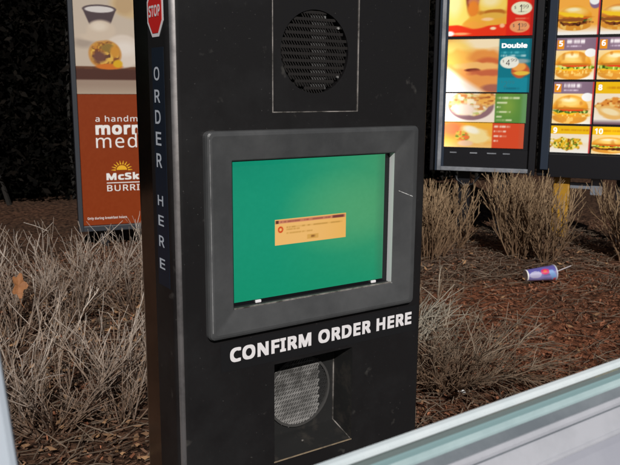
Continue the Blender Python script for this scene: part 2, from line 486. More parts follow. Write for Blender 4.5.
# upper speaker panel with a round opening, worn edges
g = MB()
px0, px1, pz0, pz1, py = .1053, .2456, .9197, 1.30, .0012
scx, scz, sr = .1735, 1.0, .056
N = 48
ring = [(scx + sr * math.cos(2 * math.pi * k / N), scz + sr * math.sin(2 * math.pi * k / N)) for k in range(N)]
def toedge(x, z):
    dx, dz = x - scx, z - scz
    t = min([((px1 if dx > 0 else px0) - scx) / dx if abs(dx) > 1e-6 else 9, ((scz + sr * 1.2 if dz > 0 else pz0) - scz) / dz if abs(dz) > 1e-6 else 9])
    return (scx + dx * t, scz + dz * t)
outer = [toedge(*p) for p in ring]
for k in range(N):
    k2 = (k + 1) % N
    g.quad((*ring[k][:1], py, ring[k][1]), (outer[k][0], py, outer[k][1]), (outer[k2][0], py, outer[k2][1]), (ring[k2][0], py, ring[k2][1]))
    g.quad((ring[k][0], py, ring[k][1]), (ring[k2][0], py, ring[k2][1]), (ring[k2][0], py + .012, ring[k2][1]), (ring[k][0], py + .012, ring[k][1]))
zt = scz + sr * 1.2
for cx_, sx_ in ((px0, -1), (px1, 1)):
    for s_, zc in ((1, zt), (-1, pz0)):
        pts = sorted([p for p in outer if (p[0] - scx) * sx_ > 0 and (p[1] - scz) * s_ > 0], key=lambda p: abs(math.atan2(p[1] - scz, abs(p[0] - scx)) - math.atan2(abs(zc - scz), abs(cx_ - scx))))[:2]
        g.add([(pts[0][0], py, pts[0][1]), (pts[1][0], py, pts[1][1]), (cx_, py, zc)], [(0, 1, 2)])
g.quad((px0, py, zt), (px1, py, zt), (px1, py, pz1), (px0, py, pz1))
for a_, b_ in ((px0, px0 + .022), (px1 - .022, px1)):
    g.quad((a_, py + .0004, pz0), (b_, py + .0004, pz0), (b_, py + .0004, pz0 + .020), (a_, py + .0004, pz0 + .020))
sp = g.build('speaker_panel', black, kiosk)
g = MB(); t = .0014
g.box(.1036, .1036 + t, -.0006, .004, .918, 1.30); g.box(.2473 - t, .2473, -.0006, .004, .918, 1.30); g.box(.1036 + t, .2473 - t, -.0006, .004, .918, .918 + t)
g.build('panel_edge', worn, sp, bevel=.0003, seg=1)
g = MB(); g.add([(scx, .028, scz)] + [(p[0], .013, p[1]) for p in ring], [(0, k + 1, (k + 1) % N + 1) for k in range(N)])
g.build('speaker_cone', dark, sp)
g = MB(); g.box(.1690, .1935, .0055, .0065, scz - .05, scz + .05)  # pale plate added behind the slots so the middle band looks lit
g.build('lit_band_plate', conem, sp)
def lattice(g, inside, x0, x1, z0, z1, pz, px, y, th, slant=.35, bar=.34, rowbar=.25):
    """expanded metal: rows of slanted slots left open between strands"""
    nz_ = int((z1 - z0) / pz); nx_ = int((x1 - x0) / px)
    for j in range(nz_):
        za = z0 + j * pz; off = (j % 2) * px * .5
        for i in range(-1, nx_ + 1):
            xa = x0 + i * px + off
            if not inside(xa + px / 2, za + pz / 2): continue
            wv = px * bar; sl_ = px * slant * 1.6; zb = za + pz * (1 - rowbar)
            g.prism([(xa, y, za), (xa + wv, y, za), (xa + wv + sl_, y, zb), (xa + sl_, y, zb)], (0, th, 0))
            g.box(xa, xa + px * 1.02, y - .0001, y + th, zb, za + pz)
g = MB()
lattice(g, lambda x, z: (x - scx) ** 2 + (z - scz) ** 2 < (sr * .965) ** 2, scx - sr, scx + sr, scz - sr, scz + sr, .0092, .0043, .003, .0012, slant=-.5, bar=.42, rowbar=.42)
g.build('grille', strand, sp, recalc=False)
for p in ((.2115, 1.033), (.2115, .9665)):
    g = MB(); g.tube([(p[0], .0005, p[1]), (p[0], .004, p[1])], .0018, 8); g.build('rivet', strandl, sp)
# lower speaker recess
g = MB()
x0, x1, z0, z1, dp, zl = .1058, .2455, .4095, .5612, .05, .4236
g.quad((x0, 0, z0), (x0, dp, zl), (x0, dp, z1), (x0, 0, z1)); g.quad((x1, 0, z0), (x1, 0, z1), (x1, dp, z1), (x1, dp, zl))
g.quad((x0, 0, z1), (x0, dp, z1), (x1, dp, z1), (x1, 0, z1)); g.quad((x0, dp, zl), (x1, dp, zl), (x1, dp, z1), (x0, dp, z1))
g.quad((x0, 0, z0), (x1, 0, z0), (x1, dp, zl), (x0, dp, zl))
rec = g.build('speaker_recess', recessm, kiosk, recalc=False)
g = MB()
g.box(x0 - .001, x1 + .0005, -.0007, .0006, z0 - .0006, z0 + .0009)
g.build('recess_edge', wornbrass, rec)
g = MB()
g.box(x1 - .0016, x1 - .0002, dp - .0018, dp - .0002, zl + .001, z1 - .02)  # upright paints the corner highlight; the sloping bar is the dusty ledge edge
g.tube([(x1 - .0012, dp - .001, zl + .0012), (x1 - .0012, .002, z0 + .0016)], .0011, 5)
g.build('worn_lit_corner', worn, rec)
gcx, gcz, gr = .178, .488, .055
def disc(x, z): return (x - gcx) ** 2 + (z - gcz) ** 2 < gr ** 2
g = MB(); lattice(g, lambda x, z: disc(x, z) and x < .2155, gcx - gr, gcx + gr, gcz - gr, gcz + gr, .0068, .0050, .0462, .0014, slant=.55, bar=.36, rowbar=.30)
g.build('grille', strandl, rec, recalc=False)
g = MB(); lattice(g, lambda x, z: disc(x, z) and x >= .2155, gcx - gr, gcx + gr, gcz - gr, gcz + gr, .0068, .0050, .0478, .0012, slant=.55, bar=.36, rowbar=.30)  # same grille, coloured dark; the pale part stands for the lit cone behind
g.build('unlit_grille', mat('grille_unlit', (.03, .03, .03), .5), rec, recalc=False)
g = MB(); M_ = 48
for k in range(M_):
    a0_, a1_ = 2 * math.pi * k / M_, 2 * math.pi * (k + 1) / M_
    q = lambda a, rr, y: (gcx + rr * math.cos(a), y, gcz + rr * math.sin(a))
    g.quad(q(a0_, gr - .0016, .0448), q(a1_, gr - .0016, .0448), q(a1_, gr + .0022, .0448), q(a0_, gr + .0022, .0448))
    g.quad(q(a0_, gr - .0016, .0448), q(a1_, gr - .0016, .0448), q(a1_, gr - .0016, .0496), q(a0_, gr - .0016, .0496))
    g.quad(q(a0_, gr + .0022, .0448), q(a1_, gr + .0022, .0448), q(a1_, gr + .0022, .0496), q(a0_, gr + .0022, .0496))
g.build('grille_rim', mat('grille_rim', (.07, .068, .066), .5), rec)
g = MB(); g.tube([(.170, .023, .4166), (.170, .024, .4186)], .0022, 10); g.build('screw', worn, rec)

# raised screen bezel
g = MB()
ob = (0.0, .3585, .6170, .8960); of = (.0035, .3500, .6215, .8935); inn = (.0385, .3140, .6550, .8566)
yf = -.012
def rect_pts(r, y, rad=0, n=5):
    x0, x1, z0, z1 = r
    if rad == 0: return [(x0, y, z0), (x1, y, z0), (x1, y, z1), (x0, y, z1)]
    out = []
    for cx_, cz_, a in ((x0 + rad, z0 + rad, 180), (x1 - rad, z0 + rad, 270), (x1 - rad, z1 - rad, 0), (x0 + rad, z1 - rad, 90)):
        for k in range(n + 1):
            w_ = math.radians(a + 90 * k / n); out.append((cx_ + rad * math.cos(w_), y, cz_ + rad * math.sin(w_)))
    return out
def mid(r, q, t): return tuple(a + (b - a) * t for a, b in zip(r, q))
loops = [rect_pts(ob, .0003, .008), rect_pts(ob, -.0068, .008), rect_pts(mid(ob, of, .35), -.0105, .007), rect_pts(of, yf, .006),
         rect_pts(mid(of, inn, .10), yf - .0006, .005), rect_pts(mid(of, inn, .96), yf + .0050, .002), rect_pts(inn, yf + .0062, .0012)]
L = len(loops[0])
for a, b in zip(loops[:-1], loops[1:]):
    base = len(g.v)
    g.add(a + b, [(k, (k + 1) % L, L + (k + 1) % L, L + k) for k in range(L)])
bez = g.build('screen_bezel', bezelm, kiosk)
bm = bmesh.new(); bm.from_mesh(bez.data); bmesh.ops.remove_doubles(bm, verts=bm.verts, dist=1e-5); bmesh.ops.recalc_face_normals(bm, faces=bm.faces); bm.to_mesh(bez.data); bm.free()
g = MB(); g.add([(.3213, yf + .0030, .7992), (.3462, yf - .0009, .7893), (.3462, yf - .0009, .7881), (.3213, yf + .0030, .7982)], [(0, 1, 2, 3)])
g.build('scratch', mat('scratch_pale', (.7, .7, .7), .6, noise=(300, (.2, .2, .2), .45, .6)), bez, recalc=False)
g = MB(); g.tube([(.0042, -.0118, .629), (.0042, -.0118, .886)], .0009, 6); g.tube([(.0006, -.0062, .629), (.0006, -.0062, .884)], .0006, 6)  # pale tubes paint the highlight along the bezel's left edges
g.build('rim_highlight', mat('rim_highlight', (.26, .26, .265), .45, noise=(22, (.09, .09, .095), .42, .66)), bez)
# light inner lip of the opening
g = MB()
a = rect_pts(inn, yf + .0062); b = rect_pts((.0385, .3142, .6556, .8566), .0062)
g.add([a[1], a[2], b[2], b[1]], [(0, 1, 2, 3)])
g.build('screen_lip', trimw, bez, recalc=False)
g = MB(); g.add([a[2], a[3], a[0], a[1], b[2], b[3], b[0], b[1]], [(0, 1, 5, 4), (1, 2, 6, 5), (2, 3, 7, 6)])
g.build('opening_edge', mat('bezel_dark', (.03, .031, .033), .5), bez, recalc=False)
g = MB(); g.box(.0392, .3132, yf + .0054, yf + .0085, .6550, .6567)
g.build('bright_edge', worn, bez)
# lcd with black border
g = MB(); g.box(.030, .322, .0066, .012, .650, .862)
scr = g.build('screen', mat('lcd_border', (.008, .009, .011), .25), kiosk)
def lcd(U, V):
    p = Paint(U, V, (22, 150, 116))
    p.over(np.clip((U - .25) / .75, 0, 1) * .7, (84, 158, 104))
    p.over(np.clip((.25 - V) / .3, 0, 1) * np.clip((.6 - U) / .6, 0, 1) * .6, (10, 134, 106))
    p.over(np.clip((V - .55) / .45, 0, 1) * .7, (12, 146, 108))
    p.over(np.clip(1 - ((U - .68) / .42) ** 2 - ((V - .42) / .34) ** 2, 0, 1) * .35, (130, 186, 122))
    p.over(np.clip((U - .93) / .07, 0, 1) * .45, (60, 110, 84))
    p.grain(3, 4)
    return p.out()
pic = picture('display_image', screenm, scr, (.0455, .0062, .6606), (.2600, 0, 0), (0, 0, .1935), 130, 100, lcd)
def dlg(U, V):
    p = Paint(U, V, (244, 190, 112), 3.4)
    p.over(np.clip((U - .5) / .5, 0, 1) * .5, (240, 178, 80))
    p.rect(.01, .99, .04, .17, (216, 142, 104))
    p.rect(.01, .05, .04, .17, (96, 50, 44)); p.rect(.80, .97, .05, .16, (120, 62, 58), .03)
    p.lines(.06, .78, .105, .07, (150, 80, 66), 4)
    p.ell(.075, .40, .036, .125, (214, 70, 26), .2); p.ell(.075, .40, .018, .06, (250, 190, 110), .4)
    p.lines(.15, .95, .33, .07, (186, 138, 62), 5, .75); p.lines(.15, .34, .42, .07, (190, 140, 62), 6, .6); p.lines(.15, .52, .56, .07, (190, 140, 62), 7, .6)
    p.rect(.44, .60, .70, .88, (222, 168, 84)); p.lines(.49, .56, .79, .1, (140, 90, 40), 9)
    return p.out()
picture('dialog_box', screenm, scr, (.1106, .0056, .7338), (.1226, 0, 0), (0, 0, .0366), 110, 40, dlg)
for x in (.0824, .2866):
    g = MB(); g.box(x - .0045, x + .0045, .003, .0061, .6562, .6602); g.build('clip', trimw, scr, bevel=.0006, seg=1)
# lettering on the face, vinyl backing
g = MB(); g.box(.0205, .3725, -.0004, .0001, .5665, .6085)
dec = g.build('vinyl_label', mat('label_black', (.014, .014, .0155), .36), kiosk)
lettering('lettering', 'CONFIRM ORDER HERE', white, dec, (.0345, -.0006, .5782), (1, 0, 0), (0, 0, 1), .328, .0210, bold=.034, spacing=1.1)
# side: blue strip with upright letters, stop sticker
g = MB(); g.box(XL - .0004, XL + .0001, .0185, .0560, .690, 1.000)
st = g.build('side_strip', stripm, kiosk)
lz = [(.9762, .9592), (.9478, .9314), (.922, .9045), (.8943, .877), (.8666, .8484), None, (.8118, .7982), (.7853, .7714), (.758, .7431), (.727, .713)]
for ch, z in zip('ORDER HERE', lz):
    if z: lettering('letter', ch, sidew, st, (XL - .0006, .0495, z[1]), (0, -1, 0), (0, 0, 1), .0180, z[0] - z[1], bold=.012)
def octa(cy, cz, ry, rz, x):
    return [(x, cy + ry * math.cos(math.radians(22.5 + 45 * k)) / math.cos(math.radians(22.5)), cz + rz * math.sin(math.radians(22.5 + 45 * k)) / math.cos(math.radians(22.5))) for k in range(8)]
g = MB(); g.prism(octa(.0410, 1.0440, .0255, .0310, XL - .0004), (.0005, 0, 0)); stp = g.build('stop_sticker', white, kiosk)
g = MB(); g.prism(octa(.0410, 1.0440, .0214, .0264, XL - .0008), (.0003, 0, 0)); g.build('red_octagon', redv, stp)
lettering('lettering', 'STOP', white, stp, (XL - .0010, .0590, 1.0375), (0, -1, 0), (0, 0, 1), .0360, .0140, bold=.026, spacing=1.08)

# ------------------------------------------------------------------ menu boards
def board(name, label, O, head, width, ztop, z0, group):
    h = math.radians(head); r = (math.sin(h), math.cos(h), 0); n = (r[1], -r[0], 0)
    t = thing(name, label, 'menu board', (O[0] + r[0] * width / 2, O[1] + r[1] * width / 2, 0), group)
    return t, r, n
OA = (3.039, 2.814); OB = (3.443, 2.314)
bA, rA, nA = board('menu_board', 'backlit menu board with silver frame, red combo panel and teal Double panel', OA, 142, .63, 1.95, .41, 'lit menu boards behind the shrubs')
def PA(s, z, d=0): return (OA[0] + rA[0] * s + nA[0] * d, OA[1] + rA[1] * s + nA[1] * d, z)
TA = 1.98
g = MB(); g.obox(OA, rA, nA, -.045, .632, -.20, -.022, .418, TA); g.build('cabinet', boardblk, bA, bevel=.006)
g = MB()
g.obox(OA, rA, nA, .010, .034, -.021, .014, .426, TA); g.obox(OA, rA, nA, .0345, .59, -.021, .011, .426, .452); g.obox(OA, rA, nA, .0345, .59, -.021, .011, TA - .04, TA)
g.build('silver_frame', silver, bA, bevel=.003)
g = MB(); g.obox(OA, rA, nA, .591, .632, -.021, .012, .412, TA); g.build('dark_jamb', boardblk, bA, bevel=.003)
g = MB(); g.obox(OA, rA, nA, .0345, .0505, -.021, .006, .4525, TA - .041); g.build('dark_jamb', boardblue, bA)
g = MB(); g.obox(OA, rA, nA, -.004, .0095, -.021, .008, .426, TA); g.build('dark_jamb', boardblue, bA)
g = MB(); g.obox(OA, rA, nA, .051, .59, -.021, -.006, .4535, .570); sk = g.build('lower_panel', boardblk, bA)
for s in (.09, .22, .33, .43):
    g = MB(); g.obox(OA, rA, nA, s, s + .03 + .03 * rnd.random(), -.0055, -.001, .542, .549); g.build('clip', silver, sk)
def sA(px): return .042 + (px - 446) * .00609
def zA(py_): return 1.287 - (py_ - 35.8) * .00622
UA0, UA1 = .053, .575
tube_a = lambda U, V: 1 + 2.6 * np.exp(-((U - .0) / .12) ** 2)      # a fluorescent tube stands close behind the left edge
def tileA(name, y0, y1, nx, ny, fn, x0=446.0, x1=532.5):
    def f(U, V):
        return fn(U, V, x0 + U * (x1 - x0), y0 + V * (y1 - y0))
    s0, s1 = sA(x0), sA(x1); z0, z1 = zA(y1), zA(y0)
    return picture(name, backlit, bA, PA(s0, z0, -.004), [rA[0] * (s1 - s0), rA[1] * (s1 - s0), 0], (0, 0, z1 - z0), nx, ny, f)
def pxp(p, X, Y):
    """ellipse in the panel's own units"""
    def e(cx, cy, rx, ry, c, soft=.15, wob=0, seed=1, rot=0):
        x = X - cx; y = Y - cy
        if rot: k, s = math.cos(rot), math.sin(rot); x, y = x * k + y * s, -x * s + y * k
        d = np.sqrt((x / rx) ** 2 + (y / ry) ** 2)
        if wob: d = d + wob * (vnoise(p.U, p.V, 16, 10, seed) - .5)
        a = np.clip((1 - d) / soft + .5, 0, 1); p.over(a, c); return a
    return e
def t1(U, V, X, Y):
    p = Paint(U, V, (246, 190, 66)); e = pxp(p, X, Y)
    p.over(np.clip((X - 470) / 30, 0, 1) * .6, (240, 160, 52))
    e(455, 8, 13, 24, (253, 226, 110), .3, .3, 4); e(452, 2, 8, 14, (255, 238, 160), .8)
    e(471, -6, 7, 20, (120, 40, 26), .3); e(472, 2, 6, 4, (200, 120, 90), .5); e(472, 9, 6, 8, (236, 134, 44), .5)
    # nuggets and a burger
    for q in ((476, 22, 9, 5), (468, 24, 6, 4), (481, 18, 7, 4)): e(*q, (246, 172, 58), .4, .4, int(q[0]))
    e(492, 5, 14, 12, (252, 214, 96), .25); e(489, 1, 9, 6, (255, 234, 170), .9); e(493, 13, 13, 3.2, (190, 110, 34), .4, .5, 3); e(493, 16, 12, 3, (232, 178, 70), .4)
    p.over(np.clip((Y - 24.5 + 3 * (vnoise(U, V, 9, 3, 2) - .5) - 3 * np.exp(-((X - 478) / 9) ** 2)) / 1.2, 0, 1), (240, 54, 22))
    e(474, 25, 10, 3.2, (250, 168, 62), .5, .5, 31); e(487, 19.5, 6, 1.6, (255, 206, 150), .6); e(493, 28.5, 3, 1.4, (255, 226, 180), .6); e(502, 26, 2.6, 2, (255, 190, 140), .6)
    e(460, 33.5, 9, 1.2, (255, 170, 110), .8)
    p.over(np.clip((X - 505.5) / 1.2, 0, 1), (226, 38, 22))
    p.over(np.clip((X - 529) / 1.5, 0, 1) * .5, (150, 26, 26))
    for q, c in (((520.5, 9.5, 10.2, 6.4), (238, 234, 200)), ((519.4, 27.2, 9.8, 5.8), (240, 160, 104))): e(*q, c, .12)
    p.lines(.80, .96, (0.8 - -26) / 62, .03, (240, 160, 120), 3, .7); p.lines(.79, .95, (19.6 + 26) / 62, .03, (240, 150, 110), 5, .7)
    p.lines(.82, .93, (13.0 + 26) / 62, .018, (120, 110, 90), 6, .6); p.lines(.82, .93, (30.8 + 26) / 62, .018, (150, 80, 60), 6, .6)
    e(449, 33.3, 4, 2.4, (255, 250, 245), .6)
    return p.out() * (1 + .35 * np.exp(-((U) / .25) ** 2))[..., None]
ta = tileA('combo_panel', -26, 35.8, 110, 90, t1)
lettering('price', '$', glyphd, ta, PA(sA(513.2), zA(10.5), -.003), rA, (0, 0, 1), None, .022)
lettering('price', '1', glyphd, ta, PA(sA(518.6), zA(13.4), -.003), rA, (0, 0, 1), .013, .046, bold=.01)
lettering('price', '99', glyphd, ta, PA(sA(521.4), zA(9.8), -.003), rA, (0, 0, 1), .036, .022)
lettering('price', '$', glyphd, ta, PA(sA(512.6), zA(28.0), -.003), rA, (0, 0, 1), None, .022)
lettering('price', '1', glyphd, ta, PA(sA(517.6), zA(30.8), -.003), rA, (0, 0, 1), .013, .043, bold=.01)
lettering('price', '39', glyphd, ta, PA(sA(520.6), zA(27.6), -.003), rA, (0, 0, 1), .034, .021)
def t2(U, V, X, Y):
    p = Paint(U, V, (244, 160, 84)); e = pxp(p, X, Y)
    e(478, 40, 30, 12, (252, 196, 110), .5); e(486, 43, 26, 5.5, (255, 232, 190), .5); e(497, 51, 8, 4, (248, 210, 160), .6)
    e(455, 48, 16, 8, (253, 214, 112), .7); e(462, 58, 20, 9, (252, 186, 84), .4, .3, 5); e(486, 56, 18, 6, (238, 150, 70), .5, .3, 6)
    e(492, 62, 14, 4.5, (214, 108, 60), .5, .4, 8); e(478, 66, 22, 4, (250, 190, 110), .4, .3, 9)
    e(474, 70, 8, 1.8, (120, 46, 34), .5, .3, 9); e(490, 73, 18, 4, (206, 104, 66), .5, .6, 11); e(488, 80, 20, 5, (240, 156, 80), .4, .3, 12); e(496, 88, 12, 4, (176, 104, 84), .5)
    x = X - 446; y = Y - 36
    a = np.clip(((y - 28) - x * .62) / 6, 0, 1); p.over(a * .95, (255, 238, 220)); p.over(np.clip(((y - 40) - x * .42) / 8, 0, 1), (255, 255, 255))
    p.over(np.clip((X - 499.6) / 1.0, 0, 1), (14, 122, 138)); p.over(np.clip((Y - 77) / 1, 0, 1) * np.clip((X - 499.6) / 1, 0, 1) * .55, (32, 156, 176))
    p.over(np.clip((X - 529.5) / 1.5, 0, 1) * .6, (10, 90, 104))
    e(522, 70, 9, 8, (206, 92, 48), .25, .3, 3); e(521, 66.5, 7, 4.5, (248, 168, 76), .3); e(523, 73, 8, 1.8, (240, 196, 70), .4, .6, 2); e(523, 61, 8, 2.2, (150, 170, 170), .8)
    e(511.3, 62.2, 9.4, 6.0, (244, 242, 226), .12)
    p.lines(.645, .94, .255, .05, (90, 190, 200), 14, .9); p.lines(.645, .95, .315, .05, (190, 224, 226), 15, .9)
    p.lines(.70, .90, .93, .05, (20, 96, 112), 16, .5)
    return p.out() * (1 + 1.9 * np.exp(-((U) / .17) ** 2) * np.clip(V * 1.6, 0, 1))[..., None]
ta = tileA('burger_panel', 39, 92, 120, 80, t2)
lettering('lettering', 'Double', glyphw, ta, PA(sA(502.8), zA(48.0), -.003), rA, (0, 0, 1), .155, .030, bold=.03)
lettering('price', '4', glyphd, ta, PA(sA(507.8), zA(65.4), -.003), rA, (0, 0, 1), .025, .036, bold=.005)
lettering('price', '$', glyphd, ta, PA(sA(504.4), zA(62.5), -.003), rA, (0, 0, 1), None, .018)
lettering('price', '99', glyphd, ta, PA(sA(512.6), zA(61.6), -.003), rA, (0, 0, 1), .038, .019)
gdk = mat('dark_teal_print', (.01, .05, .06), .5, emit=(.012, .13, .16), estr=1)
lettering('price', '2', gdk, ta, PA(sA(506.6), zA(87.0), -.003), rA, (0, 0, 1), .024, .036)
lettering('price', '$', gdk, ta, PA(sA(503.9), zA(83.2), -.003), rA, (0, 0, 1), None, .017)
lettering('price', '99', gdk, ta, PA(sA(511.2), zA(83.6), -.003), rA, (0, 0, 1), .038, .019)
def t3(U, V, X, Y):
    p = Paint(U, V, (250, 232, 214)); e = pxp(p, X, Y)
    a = e(474, 106, 24, 15, (150, 112, 116), .08); a = e(473, 103, 23, 13, (240, 206, 140), .15, .3, 4)
    for k, c in enumerate([(226, 160, 84), (250, 232, 170), (190, 196, 110), (244, 178, 120), (214, 130, 70), (252, 240, 210)]): p.speck(a, c, 26, 13, 40 + k, .55, .68, .85)
    a = e(490, 99, 10, 7, (246, 178, 84), .5); p.speck(a, (180, 100, 50), 22, 16, 60)
    a2 = e(467, 110, 12, 6, (246, 222, 202), .5)
    p.over(np.clip((Y - 122.3) / .6, 0, 1), (252, 196, 60))
    p.over(np.clip((X - 498.5) / 1, 0, 1), (92, 142, 62)); p.over(np.exp(-((X - 512) / 9) ** 2 - ((Y - 106) / 11) ** 2) * np.clip((X - 498.5), 0, 1) * .5, (170, 186, 70))
    p.over(np.clip((X - 524) / 4, 0, 1) * .5, (120, 166, 130))
    for k, (yy, x1_) in enumerate([(97.5, .92), (102.5, .78), (107, .70), (112, .82), (117, .72), (120.5, .84)]):
        p.lines(.645, x1_, (yy - 93.2) / 30, .085 if k == 0 else .07, (240, 240, 200), 20 + k, .85)
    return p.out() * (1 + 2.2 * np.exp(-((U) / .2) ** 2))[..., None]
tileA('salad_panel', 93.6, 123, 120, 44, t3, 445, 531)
def t4(U, V, X, Y):
    p = Paint(U, V, (248, 176, 70)); e = pxp(p, X, Y)
    p.over(np.clip((132 - Y) / 10, 0, 1) * .7, (252, 190, 40)); e(455, 130, 12, 8, (244, 130, 80), .9); p.over(np.clip((Y - 140) / 10, 0, 1) * .6, (250, 214, 160))
    e(480, 136, 16, 8, (252, 224, 150), .3, .3, 3, .3); e(476, 131, 8, 3.5, (255, 246, 220), .6, 0, 1, .3); a = e(466, 138, 7, 5.5, (226, 190, 80), .3, .4, 3); p.speck(a, (120, 140, 50), 26, 14, 5); p.speck(a, (240, 120, 60), 30, 14, 6)
    e(470, 145, 8, 3, (244, 200, 160), .4)
    p.over(np.clip((X - 497) / 1, 0, 1), (222, 76, 40)); p.over(np.clip((X - 524) / 4, 0, 1) * .5, (190, 96, 70))
    for k, (yy, x1_) in enumerate([(127.5, .84), (132.5, .79), (137.5, .80), (142.5, .70)]):
        p.lines(.635, x1_, (yy - 124) / 26, .10 if k == 0 else .085, (255, 232, 210), 30 + k, .9)
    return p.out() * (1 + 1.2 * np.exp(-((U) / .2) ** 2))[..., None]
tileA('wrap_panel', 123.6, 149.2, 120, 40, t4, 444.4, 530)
g = MB(); g.obox(OA, rA, nA, .051, .59, -.020, -.0095, .571, TA - .041); g.build('back_panel', boardblk, bA)
for s in (.14, .40):
    g = MB(); g.obox(OA, rA, nA, s, s + .08, -.16, -.07, 0, .417); g.build('post', boardblk, bA)
g = MB(); g.tube([PA(.12, .412, -.05), PA(.14, .36, -.04), PA(.19, .325, -.04), PA(.24, .335, -.04), PA(.28, .385, -.05), PA(.29, .412, -.05)], .008, 6)
g.build('cable', boardblk, bA, smooth=True)

bB, rB, nB = board('menu_board', 'backlit menu board with two columns of numbered burger panels', OB, 147, .63, 1.95, .41, 'lit menu boards behind the shrubs')
def PB(s, z, d=0): return (OB[0] + rB[0] * s + nB[0] * d, OB[1] + rB[1] * s + nB[1] * d, z)
g = MB(); g.obox(OB, rB, nB, .0, .66, -.20, -.022, .41, TA); g.build('cabinet', boardblk, bB, bevel=.006)
g = MB(); g.obox(OB, rB, nB, .022, .070, -.021, .014, .455, TA); g.build('blue_frame', boardblue, bB, bevel=.003)
g = MB(); g.obox(OB, rB, nB, .071, .60, -.021, .012, .41, .556); g.obox(OB, rB, nB, .071, .60, -.021, .012, TA - .04, TA); g.obox(OB, rB, nB, .601, .66, -.021, .012, .41, TA)
g.build('dark_frame', boardblk, bB, bevel=.003)
g = MB(); g.obox(OB, rB, nB, .071, .60, -.020, -.0095, .5565, TA - .041); g.build('back_panel', boardblk, bB)
def tileB(col, z0, z1, fn, kind, num=None, numc=glyphw):
    s0, s1 = (.0745, .3105) if col == 0 else (.3205, .565)
    asp = (s1 - s0) / (z1 - z0)
    h = picture(kind, backlit, bB, PB(s0, z0, -.004), [rB[0] * (s1 - s0), rB[1] * (s1 - s0), 0], (0, 0, z1 - z0), 84, int(84 / asp), lambda U, V: fn(U, V, asp))
    if num:
        lettering('number', num, numc, h, PB(s0 + .014, z1 - (.050 if z1 - z0 > .2 else .045), -.003), rB, (0, 0, 1), None, .034, bold=.02)
    return h
PUR, YEL = (136, 110, 128), (252, 196, 18)
def bt(header, hv, seed, kw, by=.64, bh=.70, oval=True, stripe=None, divider=True):
    def f(U, V, asp):
        p = Paint(U, V, (255, 226, 170), asp)
        p.over(np.clip(1 - ((U - .45) / .55) ** 2 - ((V - .6) / .5) ** 2, 0, 1) * .8, (255, 206, 110))
        p.over(np.clip((V - .72) / .3, 0, 1) * np.clip((U - .45) / .3, 0, 1), (255, 250, 240))
        p.rect(-.1, 1.1, -.1, hv, header)
        if header == PUR:
            p.rect(.02, .19, .05, hv - .03, (240, 150, 30)); p.lines(.25, .70, .09, .11, (250, 240, 240), seed, .95); p.lines(.25, .62, .2, .05, (224, 205, 220), seed + 1, .8)
        else:
            p.lines(.25, .93, hv * .5, hv * .3, (214, 140, 10), seed, .7)
        p.burger(.44, by, .92, bh, seed, **kw)
        if oval: p.ell(.85, .36, .14, .10, (250, 248, 244), .15)
        if divider: p.rect(.965, 1.1, -.1, 1.1, (206, 60, 60))
        return p.out() * (1 + .25 * np.exp(-((U - .5) / .4) ** 2))[..., None]
    return f
def food(header, hv, seed, kind):
    def f(U, V, asp):
        p = Paint(U, V, (255, 236, 206), asp)
        p.over(np.clip((V - .7) / .3, 0, 1) * .9, (255, 250, 244))
        p.rect(-.1, 1.1, -.1, hv, header); p.lines(.25, .95, hv * .5, hv * .25, (206, 130, 10), seed, .7)
        if kind == 'salad':
            a = p.ell(.40, .66, .40, .22, (244, 190, 40), .2, wob=.5, seed=3); p.speck(a, (150, 84, 16), 22, 16, 5, .6, .75); p.speck(a, (255, 236, 130), 20, 14, 6); p.speck(a, (110, 130, 30), 24, 16, 7, .66, .78)
            p.ell(.88, .5, .12, .12, (255, 244, 220), .4)
        else:
            a = p.ell(.55, .50, .50, .14, (236, 150, 60), .2, rot=-.1, wob=.4, seed=4); p.speck(a, (180, 92, 30), 16, 20, 6); p.speck(a, (252, 206, 120), 16, 20, 7)
            a = p.ell(.40, .72, .34, .15, (246, 192, 110), .2, rot=.25, wob=.2, seed=8); p.ell(.38, .70, .22, .07, (255, 232, 180), .5, rot=.25)
            p.rect(-.1, 1.1, .93, 1.1, (120, 90, 100), soft=.1)
        if header == YEL: p.rect(.965, 1.1, -.1, 1.1, (206, 60, 60))
        return p.out()
    return f
tileB(0, 1.535, 1.90, bt((250, 170, 40), .2, 70, {}), 'burger_panel')
tileB(1, 1.535, 1.90, bt((236, 120, 40), .2, 75, {}, divider=False), 'burger_panel')
def r1(seed, tint):
    def f(U, V, asp):
        p = Paint(U, V, (252, 176, 70), asp)
        p.over(np.clip((V - .75) / .2, 0, 1), (255, 248, 238)); p.burger(.40, .58, .86, .62, seed, meat=(130, 66, 26), **tint)
        p.ell(.30, .52, .34, .05, (255, 206, 40), .4, rot=.15, wob=.5, seed=5); p.ell(.34, .64, .36, .045, (150, 84, 34), .4, wob=.5, seed=6)
        p.ell(.88, .22, .14, .16, (140, 110, 140), .2); p.ell(.86, .17, .13, .12, (250, 250, 246), .2); p.rect(.965, 1.1, -.1, 1.1, (206, 60, 60))
        return p.out()
    return f
tileB(0, 1.285, 1.53, r1(12, dict(lettuce=(190, 150, 50))), 'burger_panel')
tileB(1, 1.285, 1.53, r1(17, dict(bun=(220, 130, 52), lettuce=(96, 110, 34))), 'burger_panel')
tileB(0, 1.018, 1.267, bt(PUR, .30, 21, dict(crisp=True)), 'burger_panel', '5')
tileB(1, 1.018, 1.267, bt(PUR, .30, 26, dict(crisp=True, tomato=(230, 50, 26)), divider=False), 'burger_panel', '6')
tileB(0, .747, 1.003, bt(PUR, .28, 31, dict(crisp=True, lettuce=(92, 120, 40))), 'burger_panel', '7')
tileB(1, .747, 1.003, food(YEL, .27, 35, 'strips'), 'chicken_panel', '8')
tileB(0, .567, .733, food(YEL, .30, 38, 'salad'), 'nugget_panel', '9')
